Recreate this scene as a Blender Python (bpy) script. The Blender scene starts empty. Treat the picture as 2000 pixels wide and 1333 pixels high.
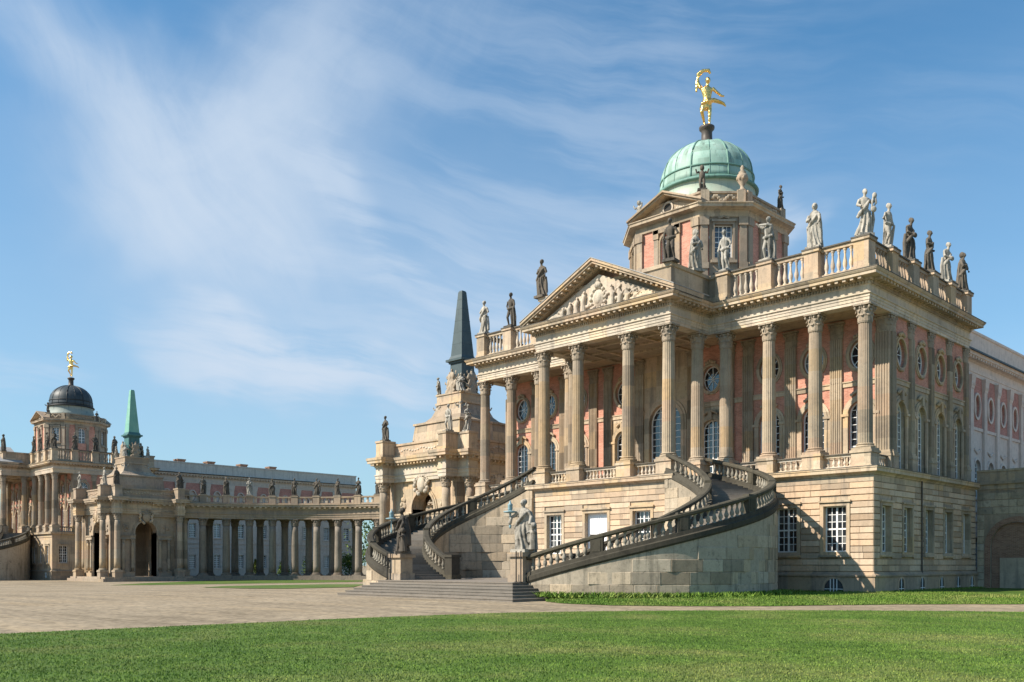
import bpy, math, random
from mathutils import Matrix, Vector, noise
import numpy as np
random.seed(7)
R = math.radians
sc = bpy.context.scene

# ------------------------------------------------------------------ camera
CAMX, CAMY, EYE = 23.55, -53.80, 1.60
F = 1805.0 / 2000.0
cd = bpy.data.cameras.new('camera'); cam = bpy.data.objects.new('camera', cd)
sc.collection.objects.link(cam); sc.camera = cam
cd.sensor_width = 36.0; cd.lens = 36.0 * F
cd.shift_y = (1104.0 - 666.5) / 2000.0
cd.clip_start = 0.1; cd.clip_end = 5000
cam.location = (CAMX, CAMY, EYE); cam.rotation_euler = (R(90), 0, R(45))

# ------------------------------------------------------------------ light
SUN = Vector((-0.534, -1.0, 0.98)).normalized()          # towards the sun
sl = bpy.data.lights.new('sun', 'SUN'); so = bpy.data.objects.new('sun', sl)
sc.collection.objects.link(so)
sl.energy = 5.0; sl.angle = R(0.53); sl.color = (1.0, 0.90, 0.77)
so.rotation_euler = SUN.to_track_quat('Z', 'Y').to_euler(); so.location = (-20, -60, 60)
w = bpy.data.worlds.new('World'); sc.world = w; w.use_nodes = True
sc.view_settings.view_transform = 'Standard'; sc.view_settings.look = 'None'
sc.view_settings.exposure = 0.70; sc.view_settings.gamma = 1.0


class NT:
    """tiny helper to write node trees"""
    def __init__(s, tree):
        s.t = tree; s.n = tree.nodes; s.l = tree.links
    def new(s, typ, **kw):
        n = s.n.new(typ)
        for k, v in kw.items():
            if k.startswith('i_'):
                n.inputs[k[2:].replace('_', ' ')].default_value = v
            else:
                setattr(n, k, v)
        return n
    def link(s, a, b): s.l.new(a, b)
    def val(s, sock, v):
        if hasattr(v, 'links') or isinstance(v, bpy.types.NodeSocket): s.l.new(v, sock)
        else: sock.default_value = v
    def math(s, op, a, b=0.0, clamp=False):
        n = s.n.new('ShaderNodeMath'); n.operation = op; n.use_clamp = clamp
        s.val(n.inputs[0], a); s.val(n.inputs[1], b); return n.outputs[0]
    def mix(s, f, a, b, mode='MIX'):
        n = s.n.new('ShaderNodeMix'); n.data_type = 'RGBA'; n.blend_type = mode
        s.val(n.inputs[0], f); s.val(n.inputs[6], a); s.val(n.inputs[7], b); return n.outputs[2]
    def noise(s, vec, scale, detail=4.0, rough=0.55, dist=0.0):
        n = s.n.new('ShaderNodeTexNoise'); s.l.new(vec, n.inputs['Vector'])
        n.inputs['Scale'].default_value = scale; n.inputs['Detail'].default_value = detail
        n.inputs['Roughness'].default_value = rough; n.inputs['Distortion'].default_value = dist
        return n.outputs['Fac']
    def ramp(s, f, stops):
        n = s.n.new('ShaderNodeValToRGB'); s.l.new(f, n.inputs[0]); e = n.color_ramp.elements
        while len(e) < len(stops): e.new(0.5)
        for k, (p, c) in enumerate(stops):
            e[k].position = p; e[k].color = (c[0], c[1], c[2], 1) if hasattr(c, '__len__') else (c, c, c, 1)
        return n.outputs[0]
    def mapr(s, f, a, b, c=0.0, d=1.0, smooth=False):
        n = s.n.new('ShaderNodeMapRange'); s.val(n.inputs[0], f)
        if smooth: n.interpolation_type = 'SMOOTHSTEP'
        for k, v in enumerate((a, b, c, d)): n.inputs[k + 1].default_value = v
        return n.outputs[0]
    def mapping(s, vec, scale=(1, 1, 1), rot=(0, 0, 0), loc=(0, 0, 0)):
        n = s.n.new('ShaderNodeMapping'); s.l.new(vec, n.inputs[0])
        n.inputs['Scale'].default_value = scale; n.inputs['Rotation'].default_value = rot
        n.inputs['Location'].default_value = loc; return n.outputs[0]


# sky: Nishita air with thin cirrus on a high flat layer
T = NT(w.node_tree); T.n.clear()
sky = T.new('ShaderNodeTexSky', sky_type='NISHITA'); sky.sun_disc = False
sky.sun_elevation = math.asin(SUN.z); sky.sun_rotation = math.atan2(SUN.x, SUN.y)
sky.altitude = 50; sky.air_density = 1.0; sky.dust_density = 0.6; sky.ozone_density = 2.2
geo = T.new('ShaderNodeTexCoord'); D = geo.outputs['Generated']
sep = T.new('ShaderNodeSeparateXYZ'); T.link(D, sep.inputs[0])
# azimuth (0 = north-west) and elevation of the sky direction
fwd = T.math('MULTIPLY', T.math('SUBTRACT', sep.outputs[1], sep.outputs[0]), 0.70711)
rgt = T.math('MULTIPLY', T.math('ADD', sep.outputs[1], sep.outputs[0]), 0.70711)
az = T.math('ARCTAN2', rgt, fwd); el = T.math('ARCSINE', sep.outputs[2])
cmb = T.new('ShaderNodeCombineXYZ'); T.link(az, cmb.inputs[0]); T.link(el, cmb.inputs[1])
P = cmb.outputs[0]
def warped(vec, scale, amt, seed):
    a = T.noise(T.mapping(vec, loc=(seed, 1.3, 0)), scale, 4, 0.55); b = T.noise(T.mapping(vec, loc=(seed + 4.4, 7.7, 0)), scale, 4, 0.55)
    c = T.new('ShaderNodeCombineXYZ'); T.link(T.math('SUBTRACT', a, 0.5), c.inputs[0]); T.link(T.math('SUBTRACT', b, 0.5), c.inputs[1])
    sv = T.new('ShaderNodeVectorMath', operation='SCALE'); sv.inputs['Scale'].default_value = amt; T.link(c.outputs[0], sv.inputs[0])
    v = T.new('ShaderNodeVectorMath', operation='ADD'); T.link(vec, v.inputs[0]); T.link(sv.outputs[0], v.inputs[1]); return v.outputs[0]
PW = warped(P, 3.0, 0.30, 2.0)
soft = T.noise(PW, 6.0, 9, 0.6)
fibre = T.noise(T.mapping(T.mapping(warped(P, 2.2, 0.22, 9.0), rot=(0, 0, R(52))), scale=(0.7, 3.6, 1)), 4.6, 12, 0.6)
fibre3 = T.noise(T.mapping(T.mapping(warped(P, 2.2, 0.25, 3.0), rot=(0, 0, R(-35))), scale=(0.7, 3.2, 1)), 4.6, 12, 0.6)
fibre2 = T.noise(T.mapping(T.mapping(warped(P, 2.0, 0.16, 5.0), rot=(0, 0, R(11))), scale=(0.6, 4.6, 1)), 4.4, 12, 0.6)


def skyco(px, py):
    """photo direction -> (azimuth, elevation)"""
    r, u = (px - 1000) / 1805, (1104 - py) / 1805
    return math.atan(r), math.atan2(u, math.sqrt(1 + r * r))


def blob(px, py, rx, ry, ang, warp=PW):
    cx, cy = skyco(px, py)
    n1 = T.new('ShaderNodeVectorMath', operation='SUBTRACT'); T.link(warp, n1.inputs[0]); n1.inputs[1].default_value = (cx, cy, 0)
    m3 = T.mapping(T.mapping(n1.outputs[0], rot=(0, 0, R(ang))), scale=(1 / rx, 1 / ry, 0))
    ln = T.new('ShaderNodeVectorMath', operation='LENGTH'); T.link(m3, ln.inputs[0])
    return T.mapr(ln.outputs['Value'], 1.0, 0.0, 0.0, 1.0, True)


def total(lst):
    acc = None
    for (px, py, rx, ry, an, k) in lst:
        b = T.math('MULTIPLY', blob(px, py, rx, ry, an), k); acc = b if acc is None else T.math('ADD', acc, b)
    return acc


# drifting cirrus: a fan in the west, wisps lower down, a thin veil all round
fan = total([(290, 290, .30, .12, 52, .42), (420, 400, .28, .18, 20, .50), (110, 130, .24, .09, 50, .32), (380, 430, .18, .10, 0, .28)])
fanr = total([(560, 250, .30, .16, -40, .40), (690, 130, .3, .12, -25, .22), (480, 350, .24, .14, -35, .26)])
wis = total([(560, 735, .22, .06, 10, 1.4), (420, 700, .16, .05, 14, 1.0), (760, 440, .24, .055, 30, .6), (1000, 590, .20, .10, 0, .35), (1545, 430, .045, .045, 20, .9), (700, 790, .22, .05, 6, 1.0), (40, 735, .10, .03, 12, .5), (640, 545, .22, .03, -3, .4), (880, 700, .25, .08, 0, .4), (1150, 450, .3, .14, 0, .3), (1250, 120, .35, .12, -10, .16), (1750, 300, .2, .1, 15, .10)])
cf = T.math('ADD', T.math('MULTIPLY', fan, T.math('ADD', T.mapr(fibre, 0.30, 0.70, 0.40, 1.0, True), T.mapr(soft, 0.35, 0.65, -.2, .2))),
            T.math('MULTIPLY', fanr, T.math('ADD', T.mapr(fibre3, 0.30, 0.70, 0.40, 1.0, True), T.mapr(soft, 0.35, 0.65, -.2, .2))))
cw = T.math('MULTIPLY', wis, T.math('ADD', T.mapr(fibre2, 0.38, 0.64, 0.05, 0.95, True), T.mapr(soft, 0.35, 0.65, -.1, .2)))
broad = T.noise(T.mapping(P, loc=(1.3, 0.5, 0)), 1.6, 3, 0.5)
veil = T.math('MULTIPLY', T.mapr(broad, 0.40, 0.72, 0.1, 1, True), T.mapr(fibre2, 0.36, 0.70, 0.03, 0.28, True))
veil = T.math('ADD', veil, T.math('MULTIPLY', blob(760, 640, .62, .30, 0), .34))
raw = T.math('ADD', T.math('ADD', T.math('MULTIPLY', cf, 1.3), T.math('MULTIPLY', cw, 1.15)), veil)
tot = T.math('SUBTRACT', 1.0, T.math('POWER', 2.718, T.math('MULTIPLY', raw, -1.05)))     # optical depth of the ice veil
gain = T.mix(1.0, sky.outputs[0], (0.42, 0.735, 0.82, 1), "MULTIPLY")
lowhaze = T.mapr(el, 0.0, 0.50, 0.55, 0.0)
gain = T.mix(lowhaze, gain, (2.25, 2.70, 3.2, 1))
skc = T.mix(tot, gain, (2.95, 3.45, 4.1, 1))
bg = T.new('ShaderNodeBackground'); T.link(skc, bg.inputs[0]); bg.inputs[1].default_value = 0.132
wo = T.new('ShaderNodeOutputWorld'); T.link(bg.outputs[0], wo.inputs[0])
sc.cycles.max_bounces = 6; sc.cycles.diffuse_bounces = 3; sc.cycles.glossy_bounces = 2; sc.cycles.transmission_bounces = 2

# ------------------------------------------------------------------ helpers
COL = sc.collection
KIDS = {}


def link(o, parent=None):
    COL.objects.link(o)
    if parent is not None:
        o.parent = parent; KIDS.setdefault(parent.name, []).append(o)
    return o


def tag(o, label=None, cat=None, group=None, kind=None):
    if label: o['label'] = label
    if cat: o['category'] = cat
    if group: o['group'] = group
    if kind: o['kind'] = kind
    return o


def empty(name, loc=(0, 0, 0), label=None, cat=None, group=None):
    o = bpy.data.objects.new(name, None); o.location = loc; o.empty_display_size = 0.3
    link(o); return tag(o, label, cat, group)


def inst(name, mesh, parent=None, loc=(0, 0, 0), rz=0.0, scale=(1, 1, 1)):
    o = bpy.data.objects.new(name, mesh); link(o, parent)
    o.location = loc; o.rotation_euler = (0, 0, rz); o.scale = scale
    return o


def copy_tree(o, parent=None, skip=(), matmap=None):
    c = o.copy(); c.parent = None; link(c, parent)
    if matmap and c.type == 'MESH':
        for k, s in enumerate(c.material_slots):
            if s.material and s.material.name in matmap:
                nm = s.material.name; s.link = 'OBJECT'; s.material = matmap[nm]
    for ch in list(KIDS.get(o.name, [])):
        if ch.name.split('.')[0] not in skip and ch not in SKIPOBJ: copy_tree(ch, c, skip, matmap)
    return c


SKIPOBJ = set()


class MB:
    def __init__(s): s.v = []; s.f = []; s.M = None; s.flip = False
    def frame(s, o, sd, nd):
        """(s along the wall, n outward, z) coordinates"""
        s.M = (o, sd, nd); s.flip = (sd[0] * nd[1] - sd[1] * nd[0]) < 0; return s
    def add(s, vs, fs):
        b = len(s.v)
        if s.M:
            o, a, n = s.M
            vs = [(o[0] + x * a[0] + y * n[0], o[1] + x * a[1] + y * n[1], o[2] + z) for x, y, z in vs]
        s.v.extend(vs)
        if s.flip: s.f.extend([tuple(b + i for i in reversed(f)) for f in fs])
        else: s.f.extend([tuple(b + i for i in f) for f in fs])
        return s
    def box(s, x0, x1, y0, y1, z0, z1):
        s.add([(x0, y0, z0), (x1, y0, z0), (x1, y1, z0), (x0, y1, z0), (x0, y0, z1), (x1, y0, z1), (x1, y1, z1), (x0, y1, z1)],
              [(3, 2, 1, 0), (4, 5, 6, 7), (0, 1, 5, 4), (1, 2, 6, 5), (2, 3, 7, 6), (3, 0, 4, 7)]); return s
    def cbox(s, c, h, z0, z1):
        return s.box(c[0] - h[0], c[0] + h[0], c[1] - h[1], c[1] + h[1], z0, z1)
    def frus(s, c, h0, h1, z0, z1):
        a, b = h0; d, e = h1; x, y = c
        return s.add([(x - a, y - b, z0), (x + a, y - b, z0), (x + a, y + b, z0), (x - a, y + b, z0), (x - d, y - e, z1), (x + d, y - e, z1), (x + d, y + e, z1), (x - d, y + e, z1)],
                     [(3, 2, 1, 0), (4, 5, 6, 7), (0, 1, 5, 4), (1, 2, 6, 5), (2, 3, 7, 6), (3, 0, 4, 7)])
    def prism(s, poly, z0, z1):
        n = len(poly)
        s.add([(x, y, z0) for x, y in poly] + [(x, y, z1) for x, y in poly],
              [tuple(reversed(range(n))), tuple(range(n, 2 * n))] + [(i, (i + 1) % n, n + (i + 1) % n, n + i) for i in range(n)]); return s
    def lathe(s, prof, n=16, c=(0, 0), rf=None, cap=True):
        vs, fs = [], []
        for r, z in prof:
            for k in range(n):
                a = 2 * math.pi * k / n; q = r * (rf(k) if rf else 1)
                vs.append((c[0] + q * math.cos(a), c[1] + q * math.sin(a), z))
        for j in range(len(prof) - 1):
            for k in range(n):
                k2 = (k + 1) % n
                fs.append((j * n + k, j * n + k2, (j + 1) * n + k2, (j + 1) * n + k))
        if cap:
            fs.append(tuple(reversed(range(n)))); m = (len(prof) - 1) * n; fs.append(tuple(range(m, m + n)))
        return s.add(vs, fs)
    def sweep(s, path, prof, closed=True, zoff=None, profclosed=True):
        """profile (outward, z) along a plan path, outward = right of travel; mitred"""
        n = len(path); m = len(prof); vs = []; fs = []
        for i, p in enumerate(path):
            if closed or 0 < i < n - 1:
                a = path[i - 1]; b = path[(i + 1) % n]
                d1 = (p[0] - a[0], p[1] - a[1]); d2 = (b[0] - p[0], b[1] - p[1])
            elif i == 0: d1 = d2 = (path[1][0] - p[0], path[1][1] - p[1])
            else: d1 = d2 = (p[0] - path[i - 1][0], p[1] - path[i - 1][1])
            l1 = math.hypot(*d1); l2 = math.hypot(*d2)
            n1 = (d1[1] / l1, -d1[0] / l1); n2 = (d2[1] / l2, -d2[0] / l2)
            mx, my = n1[0] + n2[0], n1[1] + n2[1]; q = max((mx * n1[0] + my * n1[1]), .3)
            mx, my = mx / q, my / q
            zo = zoff[i] if zoff else 0.0
            for o, z in prof: vs.append((p[0] + mx * o, p[1] + my * o, z + zo))
        for i in range(n if closed else n - 1):
            j = (i + 1) % n
            for k in range(m if profclosed else m - 1):
                k2 = (k + 1) % m
                fs.append((i * m + k, j * m + k, j * m + k2, i * m + k2))
        if not closed and profclosed:
            fs.append(tuple(reversed(range(m)))); fs.append(tuple(range((n - 1) * m, n * m)))
        return s.add(vs, fs)
    def tube(s, pts, rad, n=8, flat=1.0):
        pts = [Vector(p) for p in pts]; vs = []; fs = []
        if not hasattr(rad, '__len__'): rad = [rad] * len(pts)
        for i, p in enumerate(pts):
            d = (pts[min(i + 1, len(pts) - 1)] - pts[max(i - 1, 0)]).normalized()
            up = Vector((0, 0, 1)) if abs(d.z) < .9 else Vector((0, 1, 0))
            a = d.cross(up).normalized(); b = d.cross(a).normalized()
            for k in range(n):
                t = 2 * math.pi * k / n; q = p + (a * math.cos(t) + b * math.sin(t) * flat) * rad[i]
                vs.append(tuple(q))
        for i in range(len(pts) - 1):
            for k in range(n):
                k2 = (k + 1) % n; fs.append((i * n + k, (i + 1) * n + k, (i + 1) * n + k2, i * n + k2))
        m = (len(pts) - 1) * n
        fs.append(tuple(range(n))); fs.append(tuple(reversed(range(m, m + n))))
        return s.add(vs, fs)
    def ball(s, c, r, n=10, m=7):
        if not hasattr(r, '__len__'): r = (r, r, r)
        vs = [(c[0], c[1], c[2] - r[2])]; fs = []
        for j in range(1, m):
            t = -math.pi / 2 + math.pi * j / m
            for k in range(n):
                a = 2 * math.pi * k / n
                vs.append((c[0] + r[0] * math.cos(t) * math.cos(a), c[1] + r[1] * math.cos(t) * math.sin(a), c[2] + r[2] * math.sin(t)))
        vs.append((c[0], c[1], c[2] + r[2])); L = len(vs) - 1
        for k in range(n):
            k2 = (k + 1) % n
            fs.append((0, 1 + k2, 1 + k)); fs.append((L, L - n + k, L - n + k2))
            for j in range(m - 2): fs.append((1 + j * n + k, 1 + j * n + k2, 1 + (j + 1) * n + k2, 1 + (j + 1) * n + k))
        return s.add(vs, fs)
    def loft(s, rings):
        n = len(rings[0]); vs = [p for r in rings for p in r]; fs = []
        for j in range(len(rings) - 1):
            for k in range(n):
                k2 = (k + 1) % n; fs.append((j * n + k, j * n + k2, (j + 1) * n + k2, (j + 1) * n + k))
        fs.append(tuple(reversed(range(n)))); m = (len(rings) - 1) * n; fs.append(tuple(range(m, m + n)))
        return s.add(vs, fs)
    def mesh(s, name, mat=None, smooth=False):
        me = bpy.data.meshes.new(name); me.from_pydata(s.v, [], s.f)
        if mat: me.materials.append(mat)
        if smooth: me.polygons.foreach_set('use_smooth', [True] * len(me.polygons))
        me.update(); return me
    def build(s, name, mat, parent=None, smooth=False, kind=None, label=None):
        o = bpy.data.objects.new(name, s.mesh(name, mat, smooth)); link(o, parent)
        if kind: o['kind'] = kind
        if label: o['label'] = label
        return o


def remeshed(mb, voxel, name, mat, smooth_it=2):
    me = mb.mesh(name + '_raw', None); o = bpy.data.objects.new('tmp', me); COL.objects.link(o)
    m = o.modifiers.new('r', 'REMESH'); m.mode = 'VOXEL'; m.voxel_size = voxel; m.use_smooth_shade = True
    if smooth_it:
        k = o.modifiers.new('s', 'SMOOTH'); k.iterations = smooth_it; k.factor = 0.5
    dg = bpy.context.evaluated_depsgraph_get(); dg.update()
    out = bpy.data.meshes.new_from_object(o.evaluated_get(dg)); out.name = name
    out.materials.clear(); out.materials.append(mat)
    out.polygons.foreach_set('use_smooth', [True] * len(out.polygons))
    bpy.data.objects.remove(o); bpy.data.meshes.remove(me)
    return out


# ---- openings in walls --------------------------------------------------
def arc_pts(c, zs, r, n=14): return [(c - r * math.cos(math.pi * k / n), zs + r * math.sin(math.pi * k / n)) for k in range(n + 1)]


def outline(sh, g=0.0):
    k = sh[0]
    if k == 'arch':
        _, c, zb, zs, hw = sh
        return [(c - hw - g, zb)] + arc_pts(c, zs, hw + g) + [(c + hw + g, zb)]
    if k == 'ell':
        _, c, zc, a, b = sh
        return [(c - (a + g) * math.cos(2 * math.pi * i / 28), zc + (b + g) * math.sin(2 * math.pi * i / 28)) for i in range(28)]
    _, c, zb, zt, hw = sh
    return [(c - hw - g, zb - g), (c - hw - g, zt + g), (c + hw + g, zt + g), (c + hw + g, zb - g)]


def ray_rect(c, zc, p, s0, s1, z0, z1):
    dx, dz = p[0] - c, p[1] - zc; t = 1e9
    if dx > 1e-9: t = min(t, (s1 - c) / dx)
    if dx < -1e-9: t = min(t, (s0 - c) / dx)
    if dz > 1e-9: t = min(t, (z1 - zc) / dz)
    if dz < -1e-9: t = min(t, (z0 - zc) / dz)
    return (c + dx * t, zc + dz * t)


def panel(mb, s0, s1, z0, z1, sh, n0=0.0, depth=0.4):
    """flat wall piece with an opening, and the reveal of the opening"""
    k = sh[0]; H = outline(sh)
    if k == 'rect':
        _, c, zb, zt, hw = sh
        for (a, b, e, f) in ((s0, c - hw, z0, z1), (c + hw, s1, z0, z1), (c - hw, c + hw, z0, zb), (c - hw, c + hw, zt, z1)):
            if b - a > 1e-4 and f - e > 1e-4: mb.add([(a, n0, e), (b, n0, e), (b, n0, f), (a, n0, f)], [(3, 2, 1, 0)])
    elif k == 'arch':
        _, c, zb, zs, hw = sh
        O = [(s0, zb)]
        A = H[1:-1]; th1 = math.atan2(z1 - zs, c - s0); out = []
        for q in A: out.append(ray_rect(c, zs, q, s0, s1, zs, z1))
        # snap the nearest points to the rectangle corners
        for cx_ in (s0, s1):
            j = min(range(len(out)), key=lambda i: (out[i][0] - cx_) ** 2 + (out[i][1] - z1) ** 2); out[j] = (cx_, z1)
        O += out + [(s1, zb)]
        n = len(H)
        mb.add([(x, n0, z) for x, z in H] + [(x, n0, z) for x, z in O], [(i, n + i, n + i + 1, i + 1) for i in range(n - 1)])
        if zb - z0 > 1e-4: mb.add([(s0, n0, z0), (s1, n0, z0), (s1, n0, zb), (s0, n0, zb)], [(3, 2, 1, 0)])
    else:
        _, c, zc, a, b = sh
        O = [ray_rect(c, zc, q, s0, s1, z0, z1) for q in H]
        for cx_ in (s0, s1):
            for cz_ in (z0, z1):
                j = min(range(len(O)), key=lambda i: (O[i][0] - cx_) ** 2 + (O[i][1] - cz_) ** 2); O[j] = (cx_, cz_)
        n = len(H)
        mb.add([(x, n0, z) for x, z in H] + [(x, n0, z) for x, z in O], [(i, n + i, n + (i + 1) % n, (i + 1) % n) for i in range(n)])
    n = len(H)
    mb.add([(x, n0, z) for x, z in H] + [(x, n0 - depth, z) for x, z in H], [(i, (i + 1) % n, n + (i + 1) % n, n + i) for i in range(n)])


def ring(mb, sh, g0, g1, n0, n1):
    A = outline(sh, g0); B = outline(sh, g1); n = len(A); closed = sh[0] != 'arch'
    vs = [(x, n1, z) for x, z in A] + [(x, n1, z) for x, z in B] + [(x, n0, z) for x, z in A] + [(x, n0, z) for x, z in B]
    fs = []
    for i in range(n if closed else n - 1):
        j = (i + 1) % n
        fs += [(i, n + i, n + j, j), (n + i, 3 * n + i, 3 * n + j, n + j), (2 * n + i, i, j, 2 * n + j)]
    if not closed:
        fs += [(0, 2 * n, 3 * n, n), (n - 1, 2 * n - 1, 4 * n - 1, 3 * n - 1)]
    mb.add(vs, fs)


def chord_z(sh, s):
    k = sh[0]
    if k == 'arch': return sh[2], sh[3] + math.sqrt(max(sh[4] ** 2 - (s - sh[1]) ** 2, 0))
    if k == 'ell':
        h = sh[4] * math.sqrt(max(1 - ((s - sh[1]) / sh[3]) ** 2, 0)); return sh[2] - h, sh[2] + h
    return sh[2], sh[3]


def chord_s(sh, z):
    k = sh[0]
    if k == 'arch':
        h = sh[4] if z <= sh[3] else math.sqrt(max(sh[4] ** 2 - (z - sh[3]) ** 2, 0))
    elif k == 'ell': h = sh[3] * math.sqrt(max(1 - ((z - sh[2]) / sh[4]) ** 2, 0))
    else: h = sh[4]
    return sh[1] - h, sh[1] + h


def zext(sh):
    if sh[0] == 'arch': return sh[2], sh[3] + sh[4]
    if sh[0] == 'ell': return sh[2] - sh[4], sh[2] + sh[4]
    return sh[2], sh[3]


def hwid(sh): return sh[3] if sh[0] == 'ell' else sh[4]


def sash(mb, sh, n, cols=4, rows=6, fw=0.075, heavy=0.5, bars=0.020):
    """white window frame with glazing bars; returns the pane grid"""
    ring(mb, sh, -fw, 0.0, n - 0.06, n + 0.03)
    z0, z1 = zext(sh); c = sh[1]; hw = hwid(sh)
    ss = [c - hw + fw + (2 * hw - 2 * fw) * k / cols for k in range(cols + 1)]
    zz = [z0 + fw + (z1 - z0 - 2 * fw) * k / rows for k in range(rows + 1)]
    for k in range(1, cols):
        b = bars if (k * 2 != cols) else 0.055
        a, e = chord_z(sh, ss[k]); mb.box(ss[k] - b, ss[k] + b, n - 0.05, n + (0.035 if b > .05 else 0.015), a + fw * .5, e - fw * .5)
    if heavy: hk = int(round(rows * heavy))
    for k in range(1, rows):
        b = 0.048 if heavy and k == hk else bars
        a, e = chord_s(sh, zz[k]); mb.box(a + fw * .5, e - fw * .5, n - 0.05, n + (0.033 if b > .05 else 0.012), zz[k] - b, zz[k] + b)
    return ss, zz


def glass(mb, sh, n):
    H = outline(sh, -0.02); mb.add([(x, n, z) for x, z in H], [tuple(range(len(H)))])


# ------------------------------------------------------------------ materials
MATS = {}


def base_mat(name):
    m = bpy.data.materials.new(name); m.use_nodes = True; MATS[name] = m
    t = NT(m.node_tree); b = m.node_tree.nodes['Principled BSDF']; return m, t, b


def stone(name, col, dark=(0.12, 0.105, 0.09), vary=0.35, dirt=0.35, streaks=0.4, rough=0.9, bump=0.25, cell=0.0, cs=(0.62, 0.62, 0.85), warm=(1.12, 0.96, 0.80), cool=(0.92, 0.97, 1.02), scale=1.0):
    m, t, b = base_mat(name)
    g = t.new('ShaderNodeNewGeometry'); oi = t.new('ShaderNodeObjectInfo'); P = g.outputs['Position']
    rnd = t.math('FRACT', t.math('ADD', g.outputs['Random Per Island'], t.math('MULTIPLY', oi.outputs['Random'], 7.31)))
    rnd2 = t.math('FRACT', t.math('MULTIPLY', rnd, 17.17))
    big = t.noise(P, 0.35 * scale, 5, 0.6); mid = t.noise(P, 2.1 * scale, 6, 0.62); fine = t.noise(P, 14 * scale, 5, 0.65)
    c0 = (col[0], col[1], col[2], 1)
    tint = t.mix(rnd, (warm[0], warm[1], warm[2], 1), (cool[0], cool[1], cool[2], 1))
    c = t.mix(vary, c0, tint, 'MULTIPLY')
    c = t.mix(1.0, c, t.ramp(rnd2, [(0.0, 1 - vary * .75), (0.6, 1.0), (1.0, 1 + vary * .25)]), 'MULTIPLY')
    c = t.mix(0.8, c, t.ramp(mid, [(0.25, 0.74), (0.5, 1.0), (0.75, 1.14)]), 'MULTIPLY')
    c = t.mix(0.6, c, t.ramp(fine, [(0.25, 0.80), (0.6, 1.06)]), 'MULTIPLY')
    if cell:
        vv = t.new('ShaderNodeVectorMath', operation='FLOOR'); t.link(t.mapping(P, scale=cs, loc=(.37, .21, .13)), vv.inputs[0])
        wn = t.new('ShaderNodeTexWhiteNoise', noise_dimensions='3D'); t.link(vv.outputs[0], wn.inputs['Vector'])
        c = t.mix(cell, c, t.ramp(wn.outputs['Value'], [(0.0, (0.58, 0.56, 0.53)), (0.18, (0.80, 0.80, 0.80)), (0.36, (1.06, 0.94, 0.88)), (0.52, (1.0, 1.0, 1.0)), (0.68, (1.16, 1.0, 0.76)), (0.84, (0.90, 0.90, 0.86)), (1.0, (1.22, 1.2, 1.18))]), 'MULTIPLY')
    sv = t.mapping(P, scale=(2.6, 2.6, 0.22)); sn = t.noise(sv, 1.2 * scale, 6, 0.6)
    c = t.mix(t.math('MULTIPLY', t.mapr(sn, 0.50, 0.68, 0, 1, True), streaks), c, (dark[0] * 1.3, dark[1] * 1.3, dark[2] * 1.3, 1))
    dm = t.math('MULTIPLY', t.mapr(t.math('ADD', t.math('MULTIPLY', big, 0.55), t.math('MULTIPLY', mid, 0.45)), 0.50, 0.68, 0, 1, True), dirt)
    c = t.mix(dm, c, (dark[0], dark[1], dark[2], 1))
    sp_ = t.noise(P, 4.6 * scale, 8, 0.72)
    c = t.mix(t.math('MULTIPLY', t.mapr(sp_, 0.54, 0.70, 0, 1, True), dirt * 0.9), c, (dark[0] * 1.2, dark[1] * 1.2, dark[2] * 1.2, 1))
    c = t.mix(t.math('MULTIPLY', t.mapr(sp_, 0.46, 0.30, 0, 1, True), dirt * 0.35), c, (col[0] * 1.25, col[1] * 1.28, col[2] * 1.3, 1))
    t.link(c, b.inputs['Base Color']); b.inputs['Roughness'].default_value = rough
    b.inputs['Specular IOR Level'].default_value = 0.25
    bp = t.new('ShaderNodeBump'); bp.inputs['Strength'].default_value = bump; bp.inputs['Distance'].default_value = 0.03
    t.link(t.math('ADD', mid, fine), bp.inputs['Height']); t.link(bp.outputs[0], b.inputs['Normal'])
    return m


def plain(name, col, rough=0.6, metal=0.0, vary=0.15, scale=3.0, spec=0.3, bump=0.0):
    m, t, b = base_mat(name)
    g = t.new('ShaderNodeNewGeometry')
    n = t.noise(g.outputs['Position'], scale, 5, 0.6)
    c = t.mix(1.0, (col[0], col[1], col[2], 1), t.ramp(n, [(0.25, 1 - vary), (0.75, 1 + vary)]), 'MULTIPLY')
    t.link(c, b.inputs['Base Color']); b.inputs['Roughness'].default_value = rough; b.inputs['Metallic'].default_value = metal
    b.inputs['Specular IOR Level'].default_value = spec
    if bump:
        bp = t.new('ShaderNodeBump'); bp.inputs['Strength'].default_value = bump; bp.inputs['Distance'].default_value = 0.03
        t.link(t.noise(g.outputs['Position'], scale * 4, 5, 0.6), bp.inputs['Height']); t.link(bp.outputs[0], b.inputs['Normal'])
    return m


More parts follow.
